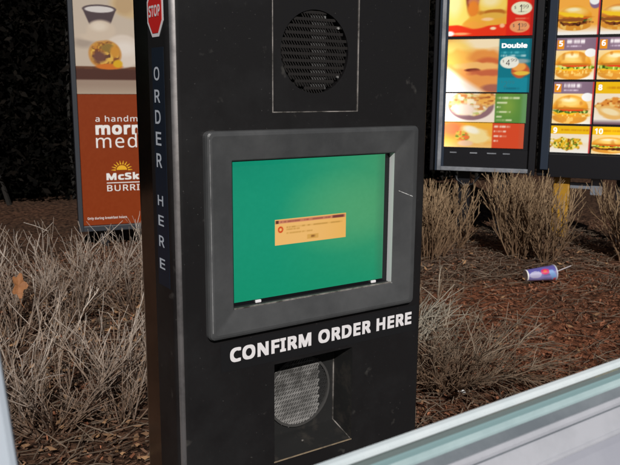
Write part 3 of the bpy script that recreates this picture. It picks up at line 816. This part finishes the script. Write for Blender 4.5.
tileB(1, .567, .733, bt(YEL, .30, 41, {}, by=.66, bh=.6, oval=False, divider=False), 'burger_panel', '10')
g = MB(); g.obox(OB, rB, nB, .48, .56, -.16, -.07, 0, .409); g.build('post', boardblk, bB)
g = MB(); g.obox(OB, rB, nB, .105, .205, -.13, -.05, 0, .409); o = g.build('post', yel, bB, bevel=.008); o['label'] = 'yellow painted post'
g = MB(); g.obox(OB, rB, nB, .206, .36, -.10, -.06, .335, .372); g.obox(OB, rB, nB, .33, .40, -.11, -.055, .30, .408); g.build('bracket', mat('grey_bracket', (.22, .24, .28), .4), bB, bevel=.004)

# ------------------------------------------------------------------ promotional board at left
OP = (.867, 3.457); hp = math.radians(102.6); rP = (math.sin(hp), math.cos(hp), 0); nP = (rP[1], -rP[0], 0)
promo = thing('advertising_board', 'orange brown advertising board with breakfast burrito photo behind the kiosk', 'sign', (OP[0] + rP[0] * .31, OP[1] + rP[1] * .31, 0))
def PP(s, z, d=0): return (OP[0] + rP[0] * s + nP[0] * d, OP[1] + rP[1] * s + nP[1] * d, z)
PW = .62
g = MB(); g.obox(OP, rP, nP, -.022, PW + .022, -.09, -.012, .117, 1.66); g.build('cabinet', boardblk, promo, bevel=.006)
g = MB(); g.obox(OP, rP, nP, -.022, .004, -.011, .010, .118, 1.66); g.obox(OP, rP, nP, PW - .004, PW + .022, -.011, .010, .118, 1.66)
g.obox(OP, rP, nP, .0045, PW - .0045, -.011, .010, .118, .150); g.obox(OP, rP, nP, .0045, PW - .0045, -.011, .010, 1.63, 1.66)
g.build('frame', mat('board_dark_grey', (.045, .05, .06), .3, spec=.6), promo, bevel=.003)
K = 1 / 1.12
def photo(U, V):
    s = U * (PW - .012); X = 75 + s / .0053; z = 1.626 - V * (1.626 - .9135); Y = (1.424 - z) / .0054
    p = Paint(U, V, (206, 190, 172)); e = pxp(p, X, Y)
    p.over(np.clip((40 - Y) / 60, 0, 1) * .6, (196, 182, 168))
    e(140, 0, 26, 16, (212, 184, 140), .3); e(128, 2, 10, 10, (196, 166, 126), .5)
    x = np.abs(X - 102); a = np.clip((18 - (Y - 6) * .42 - x) / 1.2 + .5, 0, 1) * np.clip((Y - 7), 0, 1) * np.clip((25 - Y) / 1.5, 0, 1); p.over(a, (84, 70, 74))
    e(102, 7.5, 17.5, 4.6, (92, 78, 82), .1); e(102, 7.8, 15, 3.2, (222, 216, 214), .15)
    e(103, 29, 15, 10.5, (214, 196, 176), .25); e(101, 25, 8, 4.5, (230, 216, 198), .9); e(84, 42, 10, 5, (176, 160, 146), .9); e(96, 36, 16, 4, (214, 196, 176), .6)
    p.over(np.clip((Y - 65.5) / .8, 0, 1), (112, 72, 52)); p.over(np.clip((Y - 68.5) / .8, 0, 1), (84, 52, 44)); p.over(np.clip((Y - 79) / 1.5, 0, 1), (164, 142, 126))
    p.over(np.clip((Y - 85) / 10, 0, 1) * .6, (196, 180, 160)); p.lines(0, 1, .80, .01, (70, 42, 34), 3, .5)
    e(128, 52, 18, 14, (222, 208, 196), .25, 0, 1, -.25)
    e(124, 50, 20, 17, (226, 212, 198), .15, 0, 1, -.2); e(126, 47, 12, 7, (236, 226, 216), .9); a = e(106, 53.5, 17.5, 14.5, (206, 150, 84), .1, .1, 7); a = e(106, 53.8, 15.5, 12.8, (176, 116, 52), .12, .2, 7)
    for k, c in enumerate([(214, 164, 66), (122, 70, 48), (96, 62, 52), (206, 140, 60), (236, 190, 90)]): p.speck(a, c, 42, 44, 80 + k, .54, .66, .9)
    e(100, 56, 8, 6, (116, 76, 66), .6, .5, 9); e(109, 47, 7, 4, (150, 120, 60), .5, .5, 3); e(116, 50, 5, 6, (214, 150, 60), .6, .5, 4); e(110, 66, 14, 3, (216, 120, 44), .3); e(119, 63, 5, 4, (226, 176, 40), .4)
    return p.out() * K
picture('burrito_photo', printm, promo, PP(.006, .9135, -.008), [rP[0] * (PW - .012), rP[1] * (PW - .012), 0], (0, 0, 1.626 - .9135), 190, 220, photo)
def lower(U, V):
    p = Paint(U, V, (142, 58, 22)); p.over(np.clip(V, 0, 1) * .25, (156, 66, 26)); p.grain(5)
    return p.out() * K
low = picture('text_panel', printm, promo, PP(.006, .152, -.008), [rP[0] * (PW - .012), rP[1] * (PW - .012), 0], (0, 0, .9115 - .152), 60, 160, lower)
pw = mat('print_white', (.86, .84, .82), .4)
def ptext(s, x, z, h, w_=None, bold=0., ref=None): return lettering('lettering', s, pw, low, PP(x, z, -.0072), rP, (0, 0, 1), w_, h, bold, ref=ref, spacing=1.1)
ptext('a handmade', .100, .756, .0345, .345, .002, 'h'); ptext('morning', .098, .681, .055, .420, .034, 'x'); ptext('medley', .098, .605, .058, .415, 0, 'x')
ptext('McSkillet', .148, .4155, .0405, .335, .032, 'H'); ptext('BURRITO', .149, .350, .036, .275, .006, 'H')
ptext('Only during breakfast hours', .030, .186, .0135, .225, .012, 'H')
g = MB(); g.obox(OP, rP, nP, .148, .485, -.0078, -.0070, .3965, .4015); g.build('rule', pw, low)
g = MB(); sy = .474; sx = .238
py_ = mat('print_yellow', (.86, .46, .02), .4)
pts = [PP(sx + .030 * math.cos(math.radians(a)), sy + .027 * math.sin(math.radians(a)), -.0070) for a in range(0, 181, 12)]
g.add(pts, [tuple(range(len(pts)))])
for a in range(0, 181, 20):
    c, s_ = math.cos(math.radians(a)), math.sin(math.radians(a))
    q = lambda rr, off: PP(sx + rr * c - off * s_, sy + rr * .9 * s_ + off * c, -.0070)
    g.add([q(.036, .004), q(.036, -.004), q(.060, -.0012), q(.060, .0012)], [(0, 1, 2, 3)])
g.build('sun_emblem', py_, low, recalc=False)
for s in (.1, .48):
    g = MB(); g.obox(OP, rP, nP, s, s + .05, -.07, -.03, 0, .117); g.build('post', boardblk, promo)

# ------------------------------------------------------------------ shrubs
def vrot(d, ang, az):
    """tilt direction d by ang around an azimuth"""
    d = d.normalized(); a = d.cross(Vector((0, 0, 1)))
    if a.length < .05: a = Vector((1, 0, 0))
    a.normalize(); a = Matrix.Rotation(az, 3, d) @ a
    return (Matrix.Rotation(ang, 3, a) @ d).normalized()

def twig_shrub(name, label, loc, H, Rr, seed, nmain, colA, colB, nside=(4, 6), ntw=(2, 4), spread=.75, thick=1.0, upright=.25, flop=None, group=None, ceiling=None, old=(.15, .085, .05)):
    r = random.Random(seed)
    t = thing(name, label, 'shrub', loc, group)
    st, tw = MB(), MB()
    base = Vector(loc)
    def colr(k=1.0):
        f = r.random(); s_ = (.75 + .5 * r.random()) * k
        return tuple((a * (1 - f) + b * f) * s_ for a, b in zip(colA, colB))
    def grow(g, p, d, L, r0, r1_, seg, wob, lift):
        pts = [p.copy()]; q = p.copy(); dd = d.copy()
        for k in range(seg):
            dd = (dd + Vector((r.gauss(0, wob), r.gauss(0, wob), r.gauss(0, wob) + lift))).normalized()
            if flop: dd = (dd + Vector(flop) * .12).normalized()
            q = q + dd * (L / seg)
            if q.z < .01: q.z = .01 + .02 * r.random()
            if ceiling and q.z > ceiling: q = q - dd * (L / seg) * .7; pts.append(q.copy()); break
            pts.append(q.copy())
        n_ = len(pts)
        c0 = colr(); b0_ = len(g.c); sd = 3 if r0 < .0022 else 5
        g.col = c0
        g.tube(pts, [(r0 + (r1_ - r0) * i / (n_ - 1)) * thick for i in range(n_)], sd)
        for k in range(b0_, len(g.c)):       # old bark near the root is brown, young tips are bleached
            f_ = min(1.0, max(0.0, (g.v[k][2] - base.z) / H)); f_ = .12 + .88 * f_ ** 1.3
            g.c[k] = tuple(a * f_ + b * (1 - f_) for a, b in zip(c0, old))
        return pts
    for i in range(nmain):
        az = 2 * math.pi * (i + r.random() * .7) / nmain; tilt = spread * (.25 + .75 * math.sqrt(r.random()))
        d = Vector((math.cos(az) * math.sin(tilt), math.sin(az) * math.sin(tilt), math.cos(tilt)))
        L = H * r.uniform(.7, 1.0) / max(.55, math.cos(tilt))
        L = min(L, H * 1.25)
        p0 = base + Vector((math.cos(az), math.sin(az), 0)) * Rr * .18 * r.random(); p0.z = base.z - .02
        pts = grow(st, p0, d, L * .8, .0052, .0024, 5, .10, upright * .12)
        for k in range(r.randint(*nside)):
            j = r.randint(1, len(pts) - 1); f = r.random(); q = pts[j - 1].lerp(pts[j], f)
            dd = (pts[j] - pts[j - 1]).normalized(); dd = vrot(dd, r.uniform(.25, .85), r.random() * 6.28); dd = (dd + Vector((0, 0, upright))).normalized()
            sp_ = grow(tw, q, dd, L * r.uniform(.28, .5), .0028, .0017, 3, .13, upright * .15)
            for m_ in range(r.randint(*ntw)):
                jj = r.randint(1, len(sp_) - 1); q2 = sp_[jj - 1].lerp(sp_[jj], r.random())
                d2 = vrot((sp_[jj] - sp_[jj - 1]).normalized(), r.uniform(.3, .9), r.random() * 6.28); d2 = (d2 + Vector((0, 0, upright))).normalized()
                grow(tw, q2, d2, L * r.uniform(.10, .24), .0019, .0013, 2, .12, upright * .2)
    st.build('stems', barkm, t, color=True, recalc=False)
    tw.build('twigs', barkm, t, color=True, recalc=False)
    return t

PALE, PALE2 = (.68, .60, .53), (.32, .235, .17)
GR1, GR2 = (.36, .31, .27), (.17, .115, .085)
G1 = 'bare grey twig shrubs left of the kiosk'
for nm, lab, loc, H, seed, n_, cA, cB in [
    ('twig_shrub', 'bare grey shrub on the far left, behind the one with the orange leaf', (.02, 2.42, 0), .36, 1, 15, GR1, GR2),
    ('twig_shrub', 'bare shrub holding an orange dry leaf at the left edge', (.18, 2.08, 0), .37, 2, 12, PALE, PALE2),
    ('twig_shrub', 'pale bare shrub under the left corner of the advertising board', (.40, 2.12, 0), .40, 3, 15, PALE, PALE2),
    ('twig_shrub', 'bare shrub in the back row touching the kiosk side, below the advertising board', (.66, 2.08, 0), .40, 4, 15, PALE, PALE2),
    ('twig_shrub', 'nearest bare shrub at the lower left window edge', (-.10, 1.22, 0), .38, 5, 13, PALE, PALE2),
    ('twig_shrub', 'palest front-row bare shrub with upright forked twigs', (.06, 1.14, 0), .39, 6, 15, (.68, .60, .53), PALE2),
    ('twig_shrub', 'front-row bare shrub with sparse forked twigs close beside the kiosk side', (.26, 1.10, 0), .37, 7, 9, PALE, PALE2)]:
    twig_shrub(nm, lab, loc, H, .25, seed, n_, cA, cB, upright=.32, spread=.80, group=G1, nside=(5, 8), ntw=(3, 5), thick=.52, ceiling=H)
ST1, ST2 = (.50, .36, .22), (.26, .17, .095)
G2 = 'straw-coloured shrubs in front of the menu boards'
for lab, loc, H, seed, n_ in [
    ('straw-coloured shrub between the kiosk edge and the silver framed board', (2.46, 2.22, 0), .47, 11, 44),
    ('thin straw-coloured shrub under the middle of the silver framed board', (2.80, 2.36, 0), .34, 12, 12),
    ('dense straw-coloured shrub below the gap between the two menu boards', (2.98, 2.02, 0), .50, 13, 46),
    ('straw-coloured shrub just left of the yellow post under the burger board', (3.02, 1.86, 0), .44, 14, 18),
    ('straw-coloured shrub right of the yellow post at the picture edge', (3.42, 1.58, 0), .46, 15, 44)]:
    twig_shrub('dry_shrub', lab, loc, H, .35, seed, n_, ST1, ST2, upright=.60, spread=.42, ceiling=H * .96, group=G2, nside=(5, 8), ntw=(2, 4), thick=.80)
twig_shrub('dry_shrub', 'low grey-brown shrub of fine wispy twigs right of the kiosk foot', (1.22, .80, 0), .30, .3, 21, 30, (.40, .34, .265), (.20, .145, .10), upright=.02, spread=1.15, nside=(7, 10), ntw=(4, 6), thick=.58, flop=(.3, -.05, -.06))
twig_shrub('dry_shrub', 'low wispy brown shrub behind the grey-brown one at the kiosk right side', (1.55, 1.34, 0), .24, .3, 22, 13, (.22, .16, .11), (.11, .07, .045), upright=.05, spread=1.2, nside=(5, 8), ntw=(3, 5), thick=.75)
# broken pale branch lying in the wispy shrub
br = thing('broken_branch', 'pale broken branch with splayed twigs lying on the wispy shrub', 'branch', (1.26, .92, .16))
g = MB(); r = random.Random(9)
for k in range(46):
    a = Vector((1.16 + r.gauss(0, .02), .90 + r.gauss(0, .03), .15 + r.gauss(0, .015)))
    dr = Vector((.75 + r.gauss(0, .15), .12 + r.gauss(0, .28), .38 + r.gauss(0, .16))).normalized(); L_ = r.uniform(.10, .24)
    f = r.random(); g.col = tuple(x * (.5 + .6 * f) for x in (.46, .41, .33))
    m1 = a + dr * L_ * .5 + Vector((0, r.gauss(0, .012), r.gauss(0, .012)))
    g.tube([a, m1, a + dr * L_], [.0022, .0019, .0013], 3)
    if r.random() < .6:
        d2 = vrot(dr, .5, r.random() * 6.28); g.tube([m1, m1 + d2 * L_ * .3], [.0015, .001], 3)
g.build('twigs', barkm, br, color=True, recalc=False)
g = MB(); g.col = (.4, .34, .27); g.tube([(1.02, .80, .03), (1.10, .86, .10), (1.16, .90, .15), (1.24, .92, .19)], [.006, .0055, .005, .003], 6); g.build('stem', barkm, br, color=True, recalc=False)

# ------------------------------------------------------------------ mulch, twig litter
r = random.Random(77)
g = MB()
def chip(x, y, L_, W_, c):
    z = hgt(x, y) + .003 + r.random() * .012; az = r.random() * 6.28; ti = r.gauss(0, .35)
    a = Vector((math.cos(az) * math.cos(ti), math.sin(az) * math.cos(ti), math.sin(ti))); b = Vector((-math.sin(az), math.cos(az), r.gauss(0, .4))).normalized(); n_ = a.cross(b).normalized()
    p = Vector((x, y, z)); g.col = c; th = W_ * .25
    q = [p - a * L_ - b * W_ * r.uniform(.4, 1), p + a * L_ * r.uniform(.6, 1) - b * W_ * r.uniform(.3, 1), p + a * L_ + b * W_ * r.uniform(.3, 1), p - a * L_ * r.uniform(.6, 1) + b * W_]
    g.add(q + [v + n_ * th for v in q], [(0, 3, 2, 1), (4, 5, 6, 7), (0, 1, 5, 4), (1, 2, 6, 5), (2, 3, 7, 6), (3, 0, 4, 7)])
for k in range(30000):
    if k < 10000: x, y = r.uniform(-.5, 1.1), r.uniform(.3, 3.4)
    else: x, y = r.uniform(.6, 4.4), r.uniform(.1, 3.6)
    red = lit_red_zone(x, y)
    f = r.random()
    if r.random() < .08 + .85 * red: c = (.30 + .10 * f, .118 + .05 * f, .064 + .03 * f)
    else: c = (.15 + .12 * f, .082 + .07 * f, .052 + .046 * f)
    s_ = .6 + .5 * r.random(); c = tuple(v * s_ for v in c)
    chip(x, y, r.uniform(.004, .013), r.uniform(.002, .0045), c)
o = g.build('mulch', chipm, color=True, recalc=False); tag(o, 'loose reddish brown bark mulch covering the bed', 'mulch', kind='stuff')
g = MB()
for k in range(6500):
    if k < 1700: x, y = r.uniform(-.4, 1.0), r.uniform(.5, 3.0)
    else: x, y = r.uniform(.8, 4.0), r.uniform(.2, 2.7)
    if lit_red_zone(x, y) > .45 and r.random() < .55: continue
    L_ = r.uniform(.03, .16); az = r.gauss(.5, .8); z = hgt(x, y) + .012
    f = r.random(); g.col = tuple(a * (1 - f) + b * f for a, b in zip((.30, .23, .17), (.08, .05, .035)))
    p = Vector((x, y, z + .01 * r.random())); d_ = Vector((math.cos(az), math.sin(az), r.gauss(0, .12)))
    m1 = p + d_ * L_ * .5 + Vector((r.gauss(0, .008), r.gauss(0, .008), .004)); e_ = p + d_ * L_; e_.z = max(e_.z, z - .004)
    g.tube([p, m1, e_], [.0017, .0015, .0009], 3, cap=False)
o = g.build('twig_litter', barkm, color=True, recalc=False); tag(o, 'fine fallen twigs scattered over the mulch', 'twigs', kind='stuff')

g = MB()
for k in range(1100):
    x, y = (r.uniform(-.4, .75), r.uniform(.6, 2.6)) if k < 800 else (r.uniform(.9, 3.6), r.uniform(.3, 2.4))
    z = hgt(x, y) + .012 + .02 * r.random(); L_ = r.uniform(.006, .019); f = r.random()
    g.col = tuple(a * (1 - f) + b * f for a, b in zip((.38, .22, .115), (.15, .085, .05)))
    a = Vector((r.gauss(0, 1), r.gauss(0, 1), r.gauss(0, .45))).normalized(); b = a.cross(Vector((r.gauss(0, .4), r.gauss(0, .4), 1))).normalized(); n_ = a.cross(b)
    p = Vector((x, y, z))
    g.add([p - a * L_, p - b * L_ * .42 + n_ * .004, p + a * L_ * .35 - b * L_ * .34, p + a * L_, p + a * L_ * .3 + b * L_ * .36, p - a * L_ * .2 + b * L_ * .45 + n_ * .005, p - n_ * .004],
          [(6, 0, 1), (6, 1, 2), (6, 2, 3), (6, 3, 4), (6, 4, 5), (6, 5, 0)])
o = g.build('leaf_litter', chipm, color=True, recalc=False); tag(o, 'tan dead leaf flakes lying under the shrubs', 'leaf litter', kind='stuff')

# ------------------------------------------------------------------ cup
def lathe(g, A, B, prof, n=28):
    """prof: list of (t along A->B, radius)"""
    A = Vector(A); B = Vector(B); ax = (B - A).normalized(); a = ax.cross(Vector((0, 0, 1))).normalized(); b = ax.cross(a)
    vs_ = []
    for t_, rr in prof:
        for k in range(n):
            w_ = 2 * math.pi * k / n; vs_.append(A + (B - A) * t_ + a * math.cos(w_) * rr + b * math.sin(w_) * rr)
    g.add(vs_, [(i * n + k, i * n + (k + 1) % n, (i + 1) * n + (k + 1) % n, (i + 1) * n + k) for i in range(len(prof) - 1) for k in range(n)])
CS = .78
CA, CB = Vector((2.510, 1.567, .037)), Vector((2.649, 1.509, .046))
cup = thing('paper_cup', 'purple paper drink cup lying on its side on the red mulch', 'cup', (2.57, 1.54, 0))
cm = bpy.data.materials.new('cup_print'); cm.use_nodes = True
nt = cm.node_tree; b = nt.nodes['Principled BSDF']; b.inputs['Roughness'].default_value = .35
a_ = nt.nodes.new('ShaderNodeAttribute'); a_.attribute_name = 'col'; nt.links.new(a_.outputs['Color'], b.inputs['Base Color'])
g = MB(); n_, m_ = 64, 40
ax = (CB - CA).normalized(); ua = ax.cross(Vector((0, 0, 1))).normalized(); ub = ua.cross(ax)      # ub up, ua towards viewer side
if ub.z < 0: ub = -ub
if ua.dot(CAM - CA) < 0: ua = -ua
for i in range(m_ + 1):
    t_ = i / m_; rr = (.036 + .014 * t_) * CS
    for k in range(n_):
        w_ = 2 * math.pi * k / n_
        ang = math.degrees(w_) if w_ < math.pi else math.degrees(w_) - 360     # 0 faces viewer, 90 up
        c = np.array((.30, .27, .62))
        f = vnoise(np.array([t_]), np.array([k / n_]), 5, 7, 6)[0]
        c = c * (.55 + .5 * f)
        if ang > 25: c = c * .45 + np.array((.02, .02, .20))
        d_ = math.hypot((t_ - .26) / .20, (ang - 12) / 34)
        if d_ < 1: c = c * .25 + np.array((.58, .56, .74)) * .75
        if abs(t_ - .86 + .002 * ang) < .09 and ang < 40: c = np.array((.22, .38, .70))
        d_ = math.hypot((t_ - .60) / .14, (ang - 34) / 26)
        if d_ < 1: c = np.array((.72, .03, .16))
        d_ = math.hypot((t_ - .60) / .06, (ang - 36) / 11)
        if d_ < 1: c = np.array((.80, .16, .06))
        if t_ > .88 and ang < -25: c = np.array((.62, .10, .16))
        p = CA + (CB - CA) * t_ + ua * math.cos(w_) * rr + ub * math.sin(w_) * rr
        g.v.append(tuple(p)); g.c.append(tuple(c))
for i in range(m_):
    for k in range(n_): g.f.append([i * n_ + k, i * n_ + (k + 1) % n_, (i + 1) * n_ + (k + 1) % n_, (i + 1) * n_ + k]); g.mi.append(0)
g.build('cup_body', cm, cup, color=True, smooth=True)
pc = mat('paper_white', (.85, .84, .82), .5)
g = MB(); lathe(g, CA, CB, [(t_, r_ * CS) for t_, r_ in [(-.012, .030), (-.016, .0352), (-.010, .0372), (.03, .0372), (.034, .0366)]]); lathe(g, CA, CB, [(-.013, .031 * CS), (-.012, .0)], 28); g.build('base_rim', pc, cup, smooth=True)
g = MB(); lathe(g, CA, CB, [(t_, r_ * CS) for t_, r_ in [(.975, .0505), (.98, .0535), (1.02, .0535), (1.035, .050), (1.03, .042), (1.045, .040), (1.045, .0)]]); g.build('lid', mat('lid_plastic', (.55, .56, .66), .3, spec=.6), cup, smooth=True)
g = MB(); p = CA + (CB - CA) * 1.03; g.tube([p, p + Vector((.05, -.015, .016)), p + Vector((.090, -.030, .030))], .003, 8); g.build('straw', mat('straw_plastic', (.50, .46, .48), .4), cup, smooth=True)

# dry leaf and paper scrap
g = MB(); r = random.Random(4)
LC = Vector((.17, 1.93, .235)); lr = Vector((.83, -.55, 0)); lu = Vector((.1, .16, .98)); ln = Vector((.54, .82, -.2))
ring_ = []
for k in range(22):
    w_ = 2 * math.pi * k / 22; rr = .031 * (1 + .28 * math.cos(5 * w_) + .1 * r.random())
    ring_.append(LC + lr * rr * .8 * math.cos(w_) + lu * rr * 1.25 * math.sin(w_) + ln * (.007 * math.cos(2 * w_)))
g.add([LC - ln * .005] + ring_, [(0, k + 1, (k + 1) % 22 + 1) for k in range(22)])
b0 = LC - lu * .036; g.tube([b0, b0 - lu * .03 + lr * .008, b0 - lu * .045 + lr * .02], [.0014, .001, .001], 4)
lm = mat('dry_leaf', (.38, .16, .06), .7, noise=(60, (.24, .09, .03), .45, .7))
o = g.build('dry_leaf', lm, loc=LC, recalc=False); tag(o, 'orange dry leaf caught in the left bare shrub', 'leaf')
g = MB(); PC = Vector((1.175, .672, .03))
pts = [PC + Vector((.016 * math.cos(w_ * .9) * (.7 + .4 * r.random()), .014 * math.sin(w_ * .9) * (.7 + .4 * r.random()), .012 * r.random())) for w_ in range(7)]
g.add([PC + Vector((0, 0, .016))] + pts, [(0, k + 1, (k + 1) % 7 + 1) for k in range(7)])
o = g.build('paper_scrap', pc, loc=PC); tag(o, 'tiny crumpled white paper scrap on the mulch by the kiosk foot', 'litter')

# ------------------------------------------------------------------ hedge behind everything
def hedge(name, label, x0, x1, y0, y1, H, nleaf, seed):
    r = random.Random(seed)
    t = thing(name, label, 'hedge', ((x0 + x1) / 2, (y0 + y1) / 2, 0), 'dark hedges behind the boards')
    g = MB()
    for k in range(nleaf):
        u = r.random(); x = r.uniform(x0, x1); depth = abs(r.gauss(0, .22)); y = y0 + depth + .18 * math.sin(x * 2.3) + .1 * math.sin(x * 5.1 + 1)
        z = r.uniform(.12, H) + .1 * math.sin(x * 3)
        if depth > y1 - y0: continue
        s_ = r.uniform(.018, .05); a = Vector((r.gauss(0, 1), r.gauss(0, 1), r.gauss(0, 1))).normalized(); b = a.cross(Vector((r.gauss(0, 1), r.gauss(0, 1), r.gauss(0, 1)))).normalized()
        p = Vector((x, y, z)); f = r.random() ** 3
        g.col = (.0028 + .008 * f, .0026 + .006 * f, .0023 + .0045 * f)  # near-black leaf colour stands in for light fading with distance
        g.add([p - a * s_, p - b * s_ * .45, p + a * s_, p + b * s_ * .45], [(0, 1, 2, 3)])
    g.build('foliage', mat('hedge_leaf', rough=.7, attr=True, spec=.03), t, color=True, recalc=False)
    g = MB()
    for k in range(int((x1 - x0) * 5)):
        x = r.uniform(x0, x1); y = y0 + .25 + .2 * r.random(); g.tube([(x, y, -.02), (x + r.gauss(0, .05), y, .5), (x + r.gauss(0, .15), y, H * .8)], [.022, .015, .006], 5)
    g.build('stems', mat('hedge_stem', (.010, .008, .006), .9), t, recalc=False)
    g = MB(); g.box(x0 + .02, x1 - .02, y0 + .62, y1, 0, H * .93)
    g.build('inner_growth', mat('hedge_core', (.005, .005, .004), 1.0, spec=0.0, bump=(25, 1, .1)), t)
    return t
hedge('hedge', 'hedge darkened as if unlit at far left behind the advertising board', -2.6, 2.3, 5.25, 6.4, 3.0, 30000, 51)
hedge('hedge', 'hedge darkened as if unlit behind the two lit menu boards', 2.4, 9.5, 4.6, 5.9, 3.0, 26000, 52)

# ------------------------------------------------------------------ car door at the bottom right and left edge
door = thing('car_door', 'silver car door with its window nearly wound down, seen from the driver seat', 'car door', (.15, -.64, .1))
DX0, DX1 = -.372, .75
glassm = bpy.data.materials.new('window_glass'); glassm.use_nodes = True
nt = glassm.node_tree; nt.nodes.clear()
o_ = nt.nodes.new('ShaderNodeOutputMaterial'); t_ = nt.nodes.new('ShaderNodeBsdfTransparent'); t_.inputs[0].default_value = (.90, .96, .95, 1)
d_ = nt.nodes.new('ShaderNodeBsdfDiffuse'); d_.inputs[0].default_value = (.50, .56, .56, 1)
m1_ = nt.nodes.new('ShaderNodeMixShader'); m1_.inputs[0].default_value = .16
nt.links.new(t_.outputs[0], m1_.inputs[1]); nt.links.new(d_.outputs[0], m1_.inputs[2]); nt.links.new(m1_.outputs[0], o_.inputs[0])
edge = mat('glass_edge', (.70, .80, .84), .3, noise=(12, (.86, .93, .96), .40, .62))
teal = mat('reflection_teal', (.26, .40, .42), .35, spec=.6)
rub = mat('seal_grey', (.17, .195, .22), .5, noise=(14, (.27, .30, .33), .42, .7))
pan = mat('inner_panel', (.46, .47, .535), .42, noise=(9, (.38, .39, .455), .4, .7), bump=(350, .08, .0006))
panl = mat('inner_panel_pale', (.54, .55, .605), .42, noise=(30, (.44, .455, .50), .42, .7))
def strip(prof, name, m, parent, x0=DX0, x1=DX1, close=True):
    g = MB(); n_ = len(prof)
    v_ = [(x, p[0], p[1] + .025 * (x + .02)) for x in (x0, x1) for p in prof]      # the belt line rises gently forwards
    f_ = [(i, (i + 1) % n_, n_ + (i + 1) % n_, n_ + i) for i in range(n_ if close else n_ - 1)]
    if close: f_ += [tuple(range(n_ - 1, -1, -1)), tuple(range(n_, 2 * n_))]
    g.add(v_, f_); return g.build(name, m, parent)
gl = strip([(-.6165, .60), (-.6165, .7870), (-.6205, .7862), (-.6205, .60)], 'window_glass', glassm, door)
strip([(-.6164, .7866), (-.6166, .7874), (-.6175, .7881), (-.6196, .7874), (-.6207, .7862), (-.6210, .7846), (-.6207, .7842), (-.6206, .7860)], 'glass_edge', edge, gl)
strip([(-.6213, .70), (-.6213, .7808), (-.6221, .7813), (-.6226, .7804), (-.6229, .7786), (-.6229, .70)], 'reflection_strip', teal, door)  # teal strips paint the reflection and tint low on the glass
strip([(-.6231, .70), (-.6231, .7784), (-.6234, .7782), (-.6240, .7764), (-.6244, .7756), (-.6244, .70)], 'pale_reflection_strip', mat('reflection_pale', (.42, .565, .59), .3, spec=.6, noise=(16, (.54, .69, .71), .42, .66)), door)
strip([(-.6247, .70), (-.6247, .7744), (-.6255, .7738), (-.6275, .7722), (-.6288, .7712), (-.6288, .70)], 'window_seal', rub, door)
strip([(-.6291, .70), (-.6291, .7712), (-.6303, .7714), (-.6318, .7694), (-.6320, .70)], 'seal_lip', panl, door)
strip([(-.6323, .70), (-.6323, .7678), (-.6337, .7676), (-.6340, .70)], 'panel_gap', rub, door)
strip([(-.6343, .70), (-.6343, .7684), (-.6352, .7676), (-.6392, .7586), (-.6400, .7582), (-.6404, .7570), (-.6404, .70)], 'sill_cap', panl, door)
strip([(-.6407, .15), (-.6407, .7560), (-.6440, .7540), (-.652, .7453), (-.662, .725), (-.668, .69), (-.67, .55), (-.66, .45), (-.67, .15)], 'inner_panel', pan, door)
carp = mat('silver_paint', (.42, .43, .46), .3, metal=.4, coat=.6)
strip([(-.612, .10), (-.590, .10), (-.565, .35), (-.562, .55), (-.585, .74), (-.600, .775), (-.612, .777)], 'outer_panel', carp, door)
g = MB(); g.prism([(-.3525, -.626, .60), (-.3525, -.612, .60), (-.3715, -.612, .60), (-.3715, -.626, .60)], (-.0465, .0, .62))
g.build('window_channel', mat('pillar_trim', (.66, .74, .84), .4), door, bevel=.003)

# only Empties that parent parts carry no geometry themselves
scene.cycles.max_bounces = 8; scene.cycles.transparent_max_bounces = 16
scene.cycles.use_denoising = True
